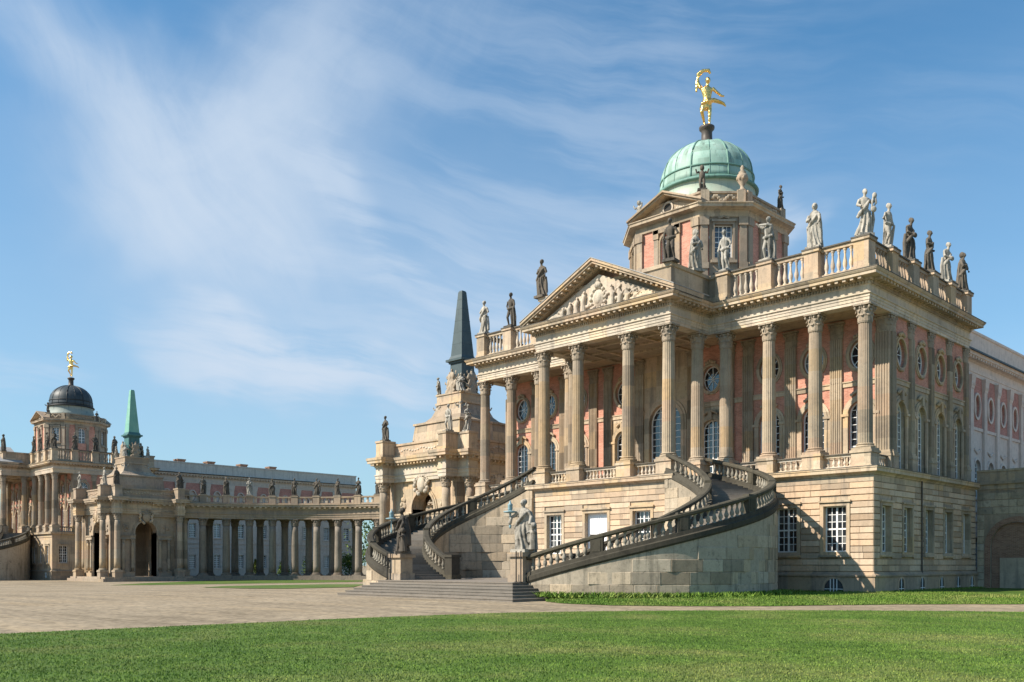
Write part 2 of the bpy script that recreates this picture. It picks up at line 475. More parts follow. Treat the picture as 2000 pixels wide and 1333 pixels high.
M_BLOCK = stone('ashlar_sandstone', (0.53, 0.425, 0.315), vary=0.46, dirt=0.34, streaks=0.28, warm=(1.22, 0.93, 0.68), cool=(1.02, 1.0, 0.98))
M_STONE = stone('sandstone_trim', (0.48, 0.39, 0.285), vary=0.14, dirt=0.46, streaks=0.55, cell=0.85)
M_PALE = stone('pale_limestone', (0.55, 0.485, 0.395), vary=0.12, dirt=0.30, streaks=0.42, cell=0.6)
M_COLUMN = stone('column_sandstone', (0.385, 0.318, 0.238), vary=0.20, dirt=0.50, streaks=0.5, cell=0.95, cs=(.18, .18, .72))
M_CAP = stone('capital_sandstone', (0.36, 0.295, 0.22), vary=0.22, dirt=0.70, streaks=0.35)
M_WEATH = stone('weathered_stone', (0.37, 0.30, 0.225), vary=0.25, dirt=0.60, streaks=0.50, cell=0.5)
M_RAIL = stone('blackened_rail_stone', (0.075, 0.066, 0.050), dark=(0.020, 0.018, 0.014), vary=0.35, dirt=0.72, streaks=0.45, warm=(1.05, 1.05, 0.8))
M_STAIR = stone('stair_ashlar', (0.42, 0.35, 0.262), dark=(0.085, 0.078, 0.06), vary=0.5, dirt=0.78, streaks=0.55, warm=(1.10, 0.98, 0.82), cool=(0.90, 0.95, 1.0))
M_STEP = stone('step_stone', (0.19, 0.17, 0.145), dark=(0.10, 0.09, 0.075), vary=0.30, dirt=0.35, streaks=0.2)
M_STAT = stone('grey_statue_stone', (0.40, 0.375, 0.325), dark=(0.055, 0.052, 0.044), vary=0.2, dirt=1.0, streaks=0.85, scale=1.25)
M_STATD = stone('blackened_statue_stone', (0.13, 0.115, 0.095), dark=(0.025, 0.024, 0.022), vary=0.35, dirt=0.9, streaks=0.7, scale=1.25)
M_RAILB = stone('grey_baluster_stone', (0.29, 0.265, 0.215), dark=(0.06, 0.055, 0.045), vary=0.35, dirt=0.6, streaks=0.4)
M_KOLO = stone('sooty_colonnade_stone', (0.235, 0.198, 0.158), dark=(0.07, 0.065, 0.055), vary=0.3, dirt=0.55, streaks=0.5)  # weathered tone, base darkened further as shade on fronts turned from the sun
M_SOOT = stone('black_crusted_coping', (0.13, 0.118, 0.10), dark=(0.04, 0.037, 0.03), vary=0.2, dirt=0.6, streaks=0.3)
M_WING = stone('pale_wing_render', (0.68, 0.565, 0.485), vary=0.10, dirt=0.10, streaks=0.15)
M_WINGL = stone('lilac_grey_render', (0.56, 0.48, 0.415), vary=0.10, dirt=0.12, streaks=0.18)
M_WHITE = plain('white_paint', (0.78, 0.78, 0.76), 0.45, vary=0.06)
M_DOOR = plain('white_door_paint', (0.80, 0.79, 0.80), 0.5, vary=0.05)
M_LEAD = plain('grey_lead_roof', (0.30, 0.30, 0.29), 0.55, vary=0.2, scale=1.2)
M_BROWN = plain('dark_finial_bronze', (0.075, 0.062, 0.052), 0.5, vary=0.25)
M_BLACK = plain('black_iron', (0.02, 0.02, 0.02), 0.5)
M_TEAL = plain('verdigris_lantern', (0.22, 0.33, 0.36), 0.5, vary=0.2, scale=9)
M_DARKIN = plain('dark_interior', (0.03, 0.028, 0.026), 0.8)


def glassmat():
    m, t, b = base_mat('window_glass')
    oi = t.new('ShaderNodeObjectInfo'); g = t.new('ShaderNodeNewGeometry')
    t.link(t.ramp(t.math('FRACT', t.math('ADD', oi.outputs['Random'], g.outputs['Random Per Island'])), [(0.0, (0.012, 0.016, 0.022)), (0.6, (0.02, 0.025, 0.032)), (0.85, (0.06, 0.07, 0.08)), (1.0, (0.16, 0.165, 0.16))]), b.inputs['Base Color']); b.inputs['Roughness'].default_value = 0.04
    b.inputs['Specular IOR Level'].default_value = 0.85; b.inputs['IOR'].default_value = 1.55
    bp = t.new('ShaderNodeBump'); bp.inputs['Strength'].default_value = 0.06; bp.inputs['Distance'].default_value = 0.1
    t.link(t.noise(g.outputs['Position'], 1.7, 2, 0.5), bp.inputs['Height']); t.link(bp.outputs[0], b.inputs['Normal'])
    return m


M_GLASS = glassmat()


def brickmat(name, col, mortar):
    m, t, b = base_mat(name)
    g = t.new('ShaderNodeNewGeometry'); sp = t.new('ShaderNodeSeparateXYZ'); t.link(g.outputs['Position'], sp.inputs[0])
    cb = t.new('ShaderNodeCombineXYZ'); t.link(t.math('ADD', sp.outputs[0], sp.outputs[1]), cb.inputs[0]); t.link(sp.outputs[2], cb.inputs[1])
    br = t.new('ShaderNodeTexBrick'); t.link(cb.outputs[0], br.inputs['Vector'])
    br.inputs['Scale'].default_value = 1.0; br.inputs['Brick Width'].default_value = 0.27; br.inputs['Row Height'].default_value = 0.085
    br.inputs['Mortar Size'].default_value = 0.008
    br.inputs['Color1'].default_value = (col[0], col[1], col[2], 1); br.inputs['Color2'].default_value = (col[0] * .72, col[1] * .66, col[2] * .66, 1)
    br.inputs['Mortar'].default_value = (mortar[0], mortar[1], mortar[2], 1)
    n = t.noise(g.outputs['Position'], 0.8, 6, 0.6)
    c = t.mix(0.9, br.outputs['Color'], t.ramp(n, [(0.3, 0.74), (0.55, 1.0), (0.8, 1.2)]), 'MULTIPLY')
    t.link(c, b.inputs['Base Color']); b.inputs['Roughness'].default_value = 0.9; b.inputs['Specular IOR Level'].default_value = 0.2
    bp = t.new('ShaderNodeBump'); bp.inputs['Strength'].default_value = 0.3; bp.inputs['Distance'].default_value = 0.02
    t.link(br.outputs['Fac'], bp.inputs['Height']); bp.invert = True; t.link(bp.outputs[0], b.inputs['Normal'])
    return m


M_BRICK = brickmat('red_brick', (0.62, 0.28, 0.195), (0.55, 0.38, 0.30))
M_PINK = brickmat('rose_brick', (0.55, 0.25, 0.20), (0.50, 0.34, 0.28))
M_OLDBRICK = brickmat('brown_brick', (0.30, 0.17, 0.11), (0.30, 0.24, 0.19))


def coppermat(name, c1, c2, c3, rough=0.6, seams=False):
    m, t, b = base_mat(name)
    g = t.new('ShaderNodeNewGeometry'); P = g.outputs['Position']
    n = t.noise(P, 0.9, 6, 0.6); s = t.noise(t.mapping(P, scale=(3.2, 3.2, 0.35)), 1.0, 6, 0.6)
    c = t.mix(t.mapr(n, 0.3, 0.7), (*c1, 1), (*c2, 1)); c = t.mix(t.math('MULTIPLY', t.mapr(s, 0.52, 0.75, 0, 1, True), 0.75), c, (*c3, 1))
    if seams:      # sheets of slightly different age
        sp = t.new('ShaderNodeSeparateXYZ'); t.link(P, sp.inputs[0])
        ang = t.math('ARCTAN2', t.math('SUBTRACT', sp.outputs[1], 9.15), t.math('ADD', sp.outputs[0], 17.48))
        cb = t.new('ShaderNodeCombineXYZ'); t.link(t.math('FLOOR', t.math('MULTIPLY', ang, 7.64)), cb.inputs[0]); t.link(t.math('FLOOR', t.math('MULTIPLY', sp.outputs[2], 1.6)), cb.inputs[1])
        wn = t.new('ShaderNodeTexWhiteNoise', noise_dimensions='2D'); t.link(cb.outputs[0], wn.inputs['Vector'])
        c = t.mix(0.75, c, t.ramp(wn.outputs['Value'], [(0.0, (0.72, 0.70, 0.66)), (0.5, (1.0, 1.0, 1.0)), (1.0, (1.22, 1.2, 1.2))]), 'MULTIPLY')
    t.link(c, b.inputs['Base Color']); b.inputs['Roughness'].default_value = rough; b.inputs['Specular IOR Level'].default_value = 0.35
    bp = t.new('ShaderNodeBump'); bp.inputs['Strength'].default_value = 0.15; bp.inputs['Distance'].default_value = 0.04
    t.link(n, bp.inputs['Height']); t.link(bp.outputs[0], b.inputs['Normal'])
    return m


M_COPPER = coppermat('green_copper', (0.20, 0.345, 0.285), (0.32, 0.45, 0.385), (0.085, 0.115, 0.095), seams=True)
M_COPDK = coppermat('dark_copper_seam', (0.10, 0.21, 0.17), (0.15, 0.28, 0.23), (0.05, 0.07, 0.06))
M_SKIRT = coppermat('streaked_pale_copper', (0.34, 0.44, 0.35), (0.42, 0.45, 0.36), (0.12, 0.20, 0.16))
M_DKDOME = coppermat('blackened_copper', (0.030, 0.040, 0.045), (0.05, 0.06, 0.065), (0.02, 0.022, 0.022), 0.5)
M_DKSEAM = coppermat('blackened_copper_seam', (0.015, 0.018, 0.02), (0.02, 0.024, 0.026), (0.01, 0.01, 0.01), 0.5)
M_DKSKIRT = coppermat('grey_green_skirt', (0.22, 0.26, 0.24), (0.28, 0.31, 0.27), (0.08, 0.10, 0.10))
M_OBDK = coppermat('slate_obelisk_sheet', (0.045, 0.065, 0.068), (0.065, 0.09, 0.092), (0.03, 0.04, 0.042), 0.5)
M_OBGR = coppermat('verdigris_obelisk_sheet', (0.15, 0.34, 0.265), (0.22, 0.41, 0.32), (0.08, 0.22, 0.18), 0.55)
M_OBPED = coppermat('teal_pedestal_sheet', (0.05, 0.13, 0.13), (0.07, 0.17, 0.16), (0.03, 0.07, 0.07), 0.55)


def goldmat():
    m, t, b = base_mat('gilding')
    g = t.new('ShaderNodeNewGeometry'); n = t.noise(g.outputs['Position'], 2.5, 4, 0.6)
    t.link(t.ramp(n, [(0.2, (0.85, 0.50, 0.13)), (0.7, (1.0, 0.68, 0.26))]), b.inputs['Base Color'])
    b.inputs['Metallic'].default_value = 1.0; b.inputs['Roughness'].default_value = 0.27
    bp = t.new('ShaderNodeBump'); bp.inputs['Strength'].default_value = 0.5; bp.inputs['Distance'].default_value = 0.15
    t.link(t.noise(g.outputs['Position'], 5.0, 3, 0.5), bp.inputs['Height']); t.link(bp.outputs[0], b.inputs['Normal'])
    return m


M_GOLD = goldmat()

# ------------------------------------------------------------------ shared pieces
def make_shaft(r0, r1, h, flutes, mat, name):
    mb = MB(); n = flutes * 4 if flutes else 20
    rf = (lambda k: (1.0, .985, .925, .985)[k % 4]) if flutes else None
    pr = []
    for k in range(8):
        t = k / 7; r = r0 + (r1 - r0) * (t ** 1.6); pr.append((r, h * t))
    mb.lathe(pr, n, (0, 0), rf)
    return mb.mesh(name, mat, smooth=not flutes)


def make_base(r, h, mat, name):
    mb = MB(); p = h * .35
    mb.box(-r * 1.36, r * 1.36, -r * 1.36, r * 1.36, 0, p)
    pr = [(r * 1.2, p)]
    for k in range(7):
        a = -math.pi / 2 + math.pi * k / 6; pr.append((r * 1.22 + .09 * r * math.cos(a) * 1.4, p + (h - p) * .24 + (h - p) * .24 * math.sin(a)))
    pr += [(r * 1.08, p + (h - p) * .52), (r * 1.07, p + (h - p) * .66)]
    for k in range(5):
        a = -math.pi / 2 + math.pi * k / 4; pr.append((r * 1.10 + .06 * r * math.cos(a) * 1.6, p + (h - p) * .80 + (h - p) * .13 * math.sin(a)))
    pr += [(r * 1.02, h)]
    mb.lathe(pr, 20)
    return mb.mesh(name, mat)


def make_capital(r, h, mat, name, leaves=8, seg=5):
    mb = MB()
    bell = [(r * 1.06, 0), (r * 1.08, h * .05), (r * .98, h * .06), (r * .98, h * .5), (r * 1.06, h * .75), (r * 1.25, h * .87)]
    mb.lathe(bell, 16)
    for row, (z0, lh, off, wd, lean) in enumerate(((h * .06, h * .36, 0.0, .44, .30), (h * .10, h * .60, .5, .42, .34))):
        for k in range(leaves):
            a = 2 * math.pi * (k + off) / leaves; ca, sa = math.cos(a), math.sin(a); vs = []; fs = []
            for j in range(seg + 1):
                t = j / seg; z = z0 + lh * (math.sin(min(t, .86) / .86 * math.pi / 2) if t < .86 else 1 - (t - .86) * 1.6)
                o = r * (1.0 + lean * t ** 2.6 + .06); ww = r * wd * (1 - .25 * t) * (1.0 if j < seg else .35) * (1.0 + (.22 if j % 2 else 0))
                for sgn, dd in ((-1, -.05), (0, .05), (1, -.05)):
                    vs.append(((o + r * dd) * ca - sgn * ww * sa, (o + r * dd) * sa + sgn * ww * ca, z))
            for j in range(seg):
                for q in range(2): fs.append((j * 3 + q, j * 3 + q + 1, (j + 1) * 3 + q + 1, (j + 1) * 3 + q))
            mb.add(vs, fs)
    for k in range(4):                                    # corner volutes
        a = math.pi / 4 + k * math.pi / 2; ca, sa = math.cos(a), math.sin(a)
        mb.tube([(r * 1.02 * ca, r * 1.02 * sa, h * .48), (r * 1.22 * ca, r * 1.22 * sa, h * .70), (r * 1.52 * ca, r * 1.52 * sa, h * .86)], [r * .10, r * .11, r * .13], 6)
        mb.ball((r * 1.56 * ca, r * 1.56 * sa, h * .79), (r * .19, r * .19, h * .09), 7, 5)
        b = k * math.pi / 2
        mb.ball((r * 1.32 * math.cos(b), r * 1.32 * math.sin(b), h * .92), (r * .16, r * .16, h * .07), 6, 5)
        for sg in (-1, 1):
            e = b + sg * .28
            mb.ball((r * 1.22 * math.cos(e), r * 1.22 * math.sin(e), h * .78), (r * .13, r * .13, h * .07), 6, 4)
    poly = []
    for k in range(4):                                    # abacus with hollowed sides
        a = math.pi / 4 + k * math.pi / 2
        for d in (-.10, .10): poly.append((r * 1.78 * math.cos(a + d), r * 1.78 * math.sin(a + d)))
        for d in (.42, .785, 1.15): poly.append((r * (1.36 if d == .785 else 1.44) * math.cos(a + d), r * (1.36 if d == .785 else 1.44) * math.sin(a + d)))
    mb.prism(poly, h * .90, h)
    return mb.mesh(name, mat)


def make_baluster(mat, name, n=10):
    pr = [(.5, 0), (.5, .07), (.32, .09), (.26, .13), (.40, .22), (.50, .32), (.46, .42), (.30, .56), (.21, .70), (.22, .78), (.34, .82), (.24, .85), (.36, .91), (.48, .93), (.48, 1.0)]
    return MB().lathe(pr, n).mesh(name, mat, smooth=True)


COLR, COLZ0, COLZ1 = 0.445, 8.5, 17.3
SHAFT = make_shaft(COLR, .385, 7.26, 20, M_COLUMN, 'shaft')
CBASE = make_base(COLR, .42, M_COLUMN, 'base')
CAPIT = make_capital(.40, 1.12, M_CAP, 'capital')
BALU = make_baluster(M_PALE, 'baluster'); BALUD = make_baluster(M_RAILB, 'baluster_dark'); BALUW = make_baluster(M_WEATH, 'baluster_grey')


def chamfer_block(mat, name):
    """unit block (x,y,z in -.5...5 / depth -1..0 on -y side) with worn edges"""
    mb = MB(); a, e = .5, .485
    vs = [(-a, 0, -a), (a, 0, -a), (a, 0, a), (-a, 0, a), (-a, -.72, -a), (a, -.72, -a), (a, -.72, a), (-a, -.72, a), (-e, -1, -e * .96), (e, -1, -e * .96), (e, -1, e * .96), (-e, -1, e * .96)]
    fs = [(0, 1, 5, 4), (1, 2, 6, 5), (2, 3, 7, 6), (3, 0, 4, 7), (4, 5, 9, 8), (5, 6, 10, 9), (6, 7, 11, 10), (7, 4, 8, 11), (8, 9, 10, 11)]
    mb.add(vs, fs); return mb.mesh(name, mat)


BLOCK = chamfer_block(M_BLOCK, 'stone_block'); SBLOCK = chamfer_block(M_STAIR, 'stair_block')
PANE = MB().add([(-.5, 0, -.5), (.5, 0, -.5), (.5, 0, .5), (-.5, 0, .5)], [(0, 1, 2, 3)]).mesh('pane', M_GLASS)


def column(parent, u, v, z0=COLZ0):
    """full Corinthian column as a part with base, shaft and capital"""
    o = inst('column', SHAFT, parent, (u, v, z0 + .42))
    inst('column_base', CBASE, o, (0, 0, -.42)); inst('capital', CAPIT, o, (0, 0, 7.26), rz=random.choice((0, math.pi / 2)))
    return o


def fluted_pilaster(mb, c, hw, n0, n1, z0, z1):
    k = 5; wv = 2 * hw / (k * 2 + 1); pr = [(c - hw, n0), (c - hw, n1)]
    for i in range(k):
        x = c - hw + wv * (1 + 2 * i); pr += [(x, n1), (x + wv * .3, n1 - .05), (x + wv * .7, n1 - .05), (x + wv, n1)]
    pr += [(c + hw, n1), (c + hw, n0)]
    mb.prism(pr, z0, z1)


_pm = make_capital(.40, 1.12, M_CAP, 'pilaster_capital', 8, 4)


def pilaster(mbs, parent, org, sd, nd, c, z0=COLZ0 - .95, hw=.40, proj=.17, fluted=True, caps=True):
    """pilaster on a wall frame: shaft and base go to the shared mesh lists, one object each"""
    mb = MB().frame(org, sd, nd)
    if fluted: fluted_pilaster(mb, c, hw, -.02, proj, z0 + 1.35, 16.2)
    else: mb.box(c - hw, c + hw, -.02, proj, z0 + 1.35, 16.2)
    mb.box(c - hw - .12, c + hw + .12, -.02, proj + .10, z0, z0 + .95)
    mb.box(c - hw - .16, c + hw + .16, -.02, proj + .14, z0 + .95, z0 + 1.07)
    mb.box(c - hw - .10, c + hw + .10, -.02, proj + .09, z0 + 1.07, z0 + 1.22)
    mb.box(c - hw - .05, c + hw + .05, -.02, proj + .04, z0 + 1.22, z0 + 1.35)
    p = mb.build('pilaster', M_COLUMN, parent)
    if caps:
        x = org[0] + sd[0] * c + nd[0] * .0; y = org[1] + sd[1] * c + nd[1] * .0
        sxx = 1.0 if abs(sd[0]) > .5 else .42; syy = 1.0 if abs(sd[1]) > .5 else .42
        if abs(sd[0]) > .2 and abs(sd[1]) > .2: sxx = syy = .6
        q = inst('capital', _pm, p, (x, y, 16.2), scale=(sxx, syy, .985))
    return p


def balustrade(root, name, pts, z0, zt, mesh, mat, step=.36, wid=.16, plinth=.32, rail=.26, r=.15, ends=.30, pieces=True, thick=.42):
    """rail + plinth between two plan points with single balusters"""
    (x0, y0), (x1, y1) = pts; L = math.hypot(x1 - x0, y1 - y0); d = ((x1 - x0) / L, (y1 - y0) / L)
    fr = ((x0, y0, 0), d, (d[1], -d[0])); h = thick / 2
    o = MB().frame(*fr).box(0, L, -h, h, z0, z0 + plinth).build(name, mat, root)
    MB().frame(*fr).box(0, L, -h + .05, h - .05, zt - rail, zt - rail * .3).build('rail', mat, o)
    MB().frame(*fr).box(0, L, -h - .05, h + .05, zt - rail * .3 + .001, zt).build('coping', M_SOOT, o)
    n = max(1, int((L - 2 * ends) / step)); hb = zt - rail - z0 - plinth
    for k in range(n):
        t = ends + (L - 2 * ends) * (k + .5) / n
        b = inst('baluster', mesh, o, (x0 + d[0] * t, y0 + d[1] * t, z0 + plinth), scale=(2 * r, 2 * r, hb))
        b.rotation_euler = (0, 0, random.random() * 6)
    return o


# ------------------------------------------------------------------ the main building (local: u along the front, v to the back)
CX = -17.48
HALF = 17.48; DEP = 17.1; PW_ = 6.24; PV = -4.53
WCOL = (16.68, 13.48, 10.26, 7.03)
ZG0, COURSE, NC = 1.20, .385, 14                   # rusticated courses
near_root = empty('palace_building', (CX, 0, 0), 'sandstone and red brick palace building with green copper dome and pedimented portico', 'palace')
ROOT = near_root


def front(v): return ((0, v, 0), (1, 0), (0, -1))
def right(u): return ((u, 0, 0), (0, 1), (1, 0))
def left(u): return ((u, 0, 0), (0, -1), (-1, 0))
def back(v): return ((0, v, 0), (-1, 0), (0, 1))


def rect_window(root, fr, c, zb, zt, hw, rec=.30, cols=4, rows=6, panes=True, heavy=.5, name='window'):
    sh = ('rect', c, zb, zt, hw); mb = MB().frame(*fr)
    ss, zz = sash(mb, sh, -rec, cols, rows, heavy=heavy)
    wo_ = mb.build(name, M_WHITE, root)
    org, sd, nd = fr
    if panes:
        for i in range(cols):
            for j in range(rows):
                s_ = (ss[i] + ss[i + 1]) / 2; z_ = (zz[j] + zz[j + 1]) / 2; n_ = -rec - .02
                p = inst('pane', PANE, wo_, (org[0] + sd[0] * s_ + nd[0] * n_, org[1] + sd[1] * s_ + nd[1] * n_, z_),
                         rz=math.atan2(sd[1], sd[0]) + random.uniform(-.012, .012), scale=(ss[1] - ss[0], 1, zz[1] - zz[0]))
                p.rotation_euler[0] = random.uniform(-.012, .012)
    else:
        g = MB().frame(*fr); glass(g, sh, -rec - .02); g.build('pane', M_GLASS, wo_)
    return wo_


def surround(mb, c, zb, zt, hw, w=.22, pr=.07, sill=True):
    ring(mb, ('rect', c, zb, zt, hw), 0.0, w, -.05, pr)
    mb.box(c - hw - w - .08, c + hw + w + .08, -.05, pr + .10, zt + w, zt + w + .12)
    if sill: mb.box(c - hw - w - .05, c + hw + w + .05, -.05, pr + .12, zb - w - .10, zb - w + .02)


def block_run(root, fr, s0, s1, openings, holder, seed, lmin=1.0, lmax=2.1, singles=True, z0=ZG0, nc=NC, ch=COURSE, mesh=None, joint=.045, dep=.085):
    """rusticated ashlar: courses of single stones around rectangular openings"""
    rg = random.Random(seed); org, sd, nd = fr; rz = math.atan2(sd[1], sd[0]); mbj = None if singles else MB().frame(*fr)
    if nd[0] * -sd[1] + nd[1] * sd[0] > 0: rz += math.pi            # block faces -y in its own frame
    out = []
    for k in range(nc):
        za, zb = z0 + k * ch, z0 + (k + 1) * ch; runs = [(s0, s1)]
        for (c, ob, ot, ohw) in openings:
            if ob < zb - .06 and ot > za + .06:
                nr = []
                for a, b in runs:
                    if c - ohw > a + .05 and c - ohw < b: nr.append((a, c - ohw))
                    if c + ohw < b - .05 and c + ohw > a: nr.append((c + ohw, b))
                    if c + ohw <= a or c - ohw >= b: nr.append((a, b))
                runs = nr
        for a, b in runs:
            x = a
            first = True
            while x < b - .02:
                l = rg.uniform(lmin, lmax) * (.5 + .5 * rg.random() if first else 1); first = False
                if b - x - l < lmin * .6: l = b - x
                d = dep + rg.uniform(-.004, .006)
                if singles:
                    s_ = x + l / 2
                    o = inst('stone_block', mesh or BLOCK, holder, (org[0] + sd[0] * s_ - nd[0] * .06, org[1] + sd[1] * s_ - nd[1] * .06, (za + zb) / 2), rz, (l - .006, d, ch - joint))
                    out.append(o)
                else: mbj.box(x + .003, x + l - .003, -.06, d - .06, za + joint * .5, zb - joint * .5)
                x += l
    if not singles: mbj.build('stone_courses', M_BLOCK, holder, kind='stuff')
    return out


def ground_floor():
    root = ROOT
    WINZ = (2.40, 5.20, .73)
    core = MB()
    def wall(fr, s0, s1, ops):
        core.frame(*fr); cuts = sorted([s0, s1] + [((a[0] + b[0]) / 2) for a, b in zip(ops, ops[1:])])
        for a, b, op in zip(cuts, cuts[1:], ops):
            panel(core, a, b, -1.0, 7.0, ('rect', op[0], op[1], op[2], op[3]), -.06, .5)
    fw = [(c, WINZ[0], WINZ[1], WINZ[2]) for c in (8.65 + .1, 11.87, 15.1)]
    wall(front(0), PW_, HALF, fw); wall(front(0), -HALF, -PW_, [(-c, a, b, h) for c, a, b, h in reversed(fw)])
    pf = [(-3.9, 2.4, 5.2, .73), (0, .66, 5.2, 1.0), (3.9, 2.4, 5.2, .73)]
    wall(front(PV), -PW_, PW_, pf)
    sdw = [(c, 2.4, 5.2, .66) for c in (1.75, 5.0, 8.4, 11.8, 15.2)]
    wall(right(HALF), 0, DEP, sdw)
    core.frame(*left(-HALF)); panel(core, -DEP, 0, -1, 7.0, ('rect', -8, 2.4, 5.2, .66), -.06, .5)
    core.M = None; core.flip = False
    core.box(PW_ - .5, PW_ - .06, PV + .06, 0, -1, 7.0); core.box(-PW_ + .06, -PW_ + .5, PV + .06, 0, -1, 7.0)
    core.box(-HALF + .06, HALF - .06, DEP - .4, DEP, -1, 7.0)
    g = core.build('ground_floor_wall', M_STONE, root)
    # stones: the right front, the portico front and the side facing the camera
    op = lambda L: [(c, b - .35, t + .36, h + .24) for c, b, t, h in L]
    block_run(root, front(0), PW_ + .02, HALF, op(fw), g, 11)
    n1 = block_run(root, right(HALF), 0.0, DEP, op(sdw), g, 12, .9, 2.0)
    block_run(root, front(PV), -PW_, PW_, op(pf), g, 13, singles=False)
    block_run(root, front(0), -HALF, -PW_ - .02, op([(-c, a, b, h) for c, a, b, h in fw]), g, 14, singles=False)
    block_run(root, ((PW_, 0, 0), (0, 1), (1, 0)), PV, -.02, [], g, 15, singles=False)
    block_run(root, ((-PW_, 0, 0), (0, -1), (-1, 0)), .02, -PV, [], g, 16, singles=False)
    def trim_of(o, fr, *a, **k):
        t_ = MB().frame(*fr); surround(t_, *a, **k); t_.build('surround', M_STONE, o)
    for c, a, b, h in fw:
        trim_of(rect_window(root, front(0), c, a, b, h), front(0), c, a, b, h); trim_of(rect_window(root, front(0), -c, a, b, h, panes=False), front(0), -c, a, b, h)
    for c in (-3.9, 3.9): trim_of(rect_window(root, front(PV), c, 2.4, 5.2, .73), front(PV), c, 2.4, 5.2, .73)
    for c, a, b, h in sdw: trim_of(rect_window(root, right(HALF), c, a, b, h, rec=.34), right(HALF), c, a, b, h, w=.20)
    d = MB().frame(*front(PV)); d.box(-1.0, 1.0, -.36, -.30, .66, 5.2)
    for sg in (-1, 1):
        for (za, zb) in ((.95, 2.3), (2.5, 4.9)): ring(d, ('rect', sg * .5, za, zb, .32), 0, .05, -.31, -.275)
    d.box(-.03, .03, -.31, -.27, .66, 5.2)
    dd = d.build('door', M_DOOR, root); trim_of(dd, front(PV), 0, .66, 5.2, 1.0, sill=False)
    MB().frame(*front(PV)).box(.08, .14, -.30, -.22, 2.3, 2.5).build('door_handle', M_BLACK, dd)
    # basement plinth and mouldings
    path = [(-HALF, 0), (-PW_, 0), (-PW_, PV), (PW_, PV), (PW_, 0), (HALF, 0), (HALF, DEP), (-HALF, DEP)]
    MB().sweep(path, [(-.3, -1.0), (.16, -1.0), (.16, .86), (-.3, .86)]).build('basement_plinth', M_WEATH, root)
    MB().sweep(path, [(-.3, .862), (.20, .862), (.24, .92), (.24, 1.0), (.12, 1.08), (.06, 1.18), (-.3, 1.18)]).build('plinth_moulding', M_WEATH, root)
    MB().sweep(path, [(-.3, 6.60), (.02, 6.60), (.02, 6.98), (-.3, 6.98)]).build('frieze_band', M_STONE, root)
    MB().sweep(path, [(-.3, 6.99), (.08, 6.99), (.12, 7.06), (.22, 7.12), (.36, 7.16), (.36, 7.34), (.40, 7.37), (.40, 7.45), (-.3, 7.45)]).build('ledge_cornice', M_STONE, root)
    MB().sweep(path, [(.1, 7.451), (.42, 7.451), (.42, 7.48), (.1, 7.50)]).build('ledge_flashing', M_SOOT, root)
    # floor of the loggia
    MB().box(-HALF + .3, HALF - .3, .2, DEP - .3, 7.2, 7.447).box(-PW_ + .3, PW_ - .3, PV + .3, .3, 7.2, 7.446).build('loggia_floor', M_WEATH, root)
    # low basement windows
    for fr, cs in ((front(-.16), (15.1,)), (right(HALF + .16), (3.6, 6.9, 10.2, 13.2, 15.9))):
        for c in cs:
            hw = .62 if fr[0][1] < 0 else .38
            sh = ('arch', c, -.12, .42, hw) if hw < .5 else ('arch', c, -.12, .16, hw)
            m = MB().frame(*fr); ring(m, sh, 0, .12, -.02, .05)
            bo = m.build('basement_window', M_STONE, root)
            m = MB().frame(*fr); glass(m, sh, .012); m.build('pane', M_GLASS, bo)
            m = MB().frame(*fr)
            for q in ((-.33, 0, .33) if hw > .5 else (0,)):
                a, b = chord_z(sh, c + hw * q); m.box(c + hw * q - .025, c + hw * q + .025, .013, .05, a, b)
            m.box(c - hw * .95, c + hw * .95, .014, .045, .12, .16); m.build('window_bars', M_WHITE, bo)
    # rain pipe on the side
    MB().tube([(HALF + .09, 7.1, 7.0), (HALF + .09, 7.1, 0)], .05, 8).build('rain_pipe', M_BROWN, root)


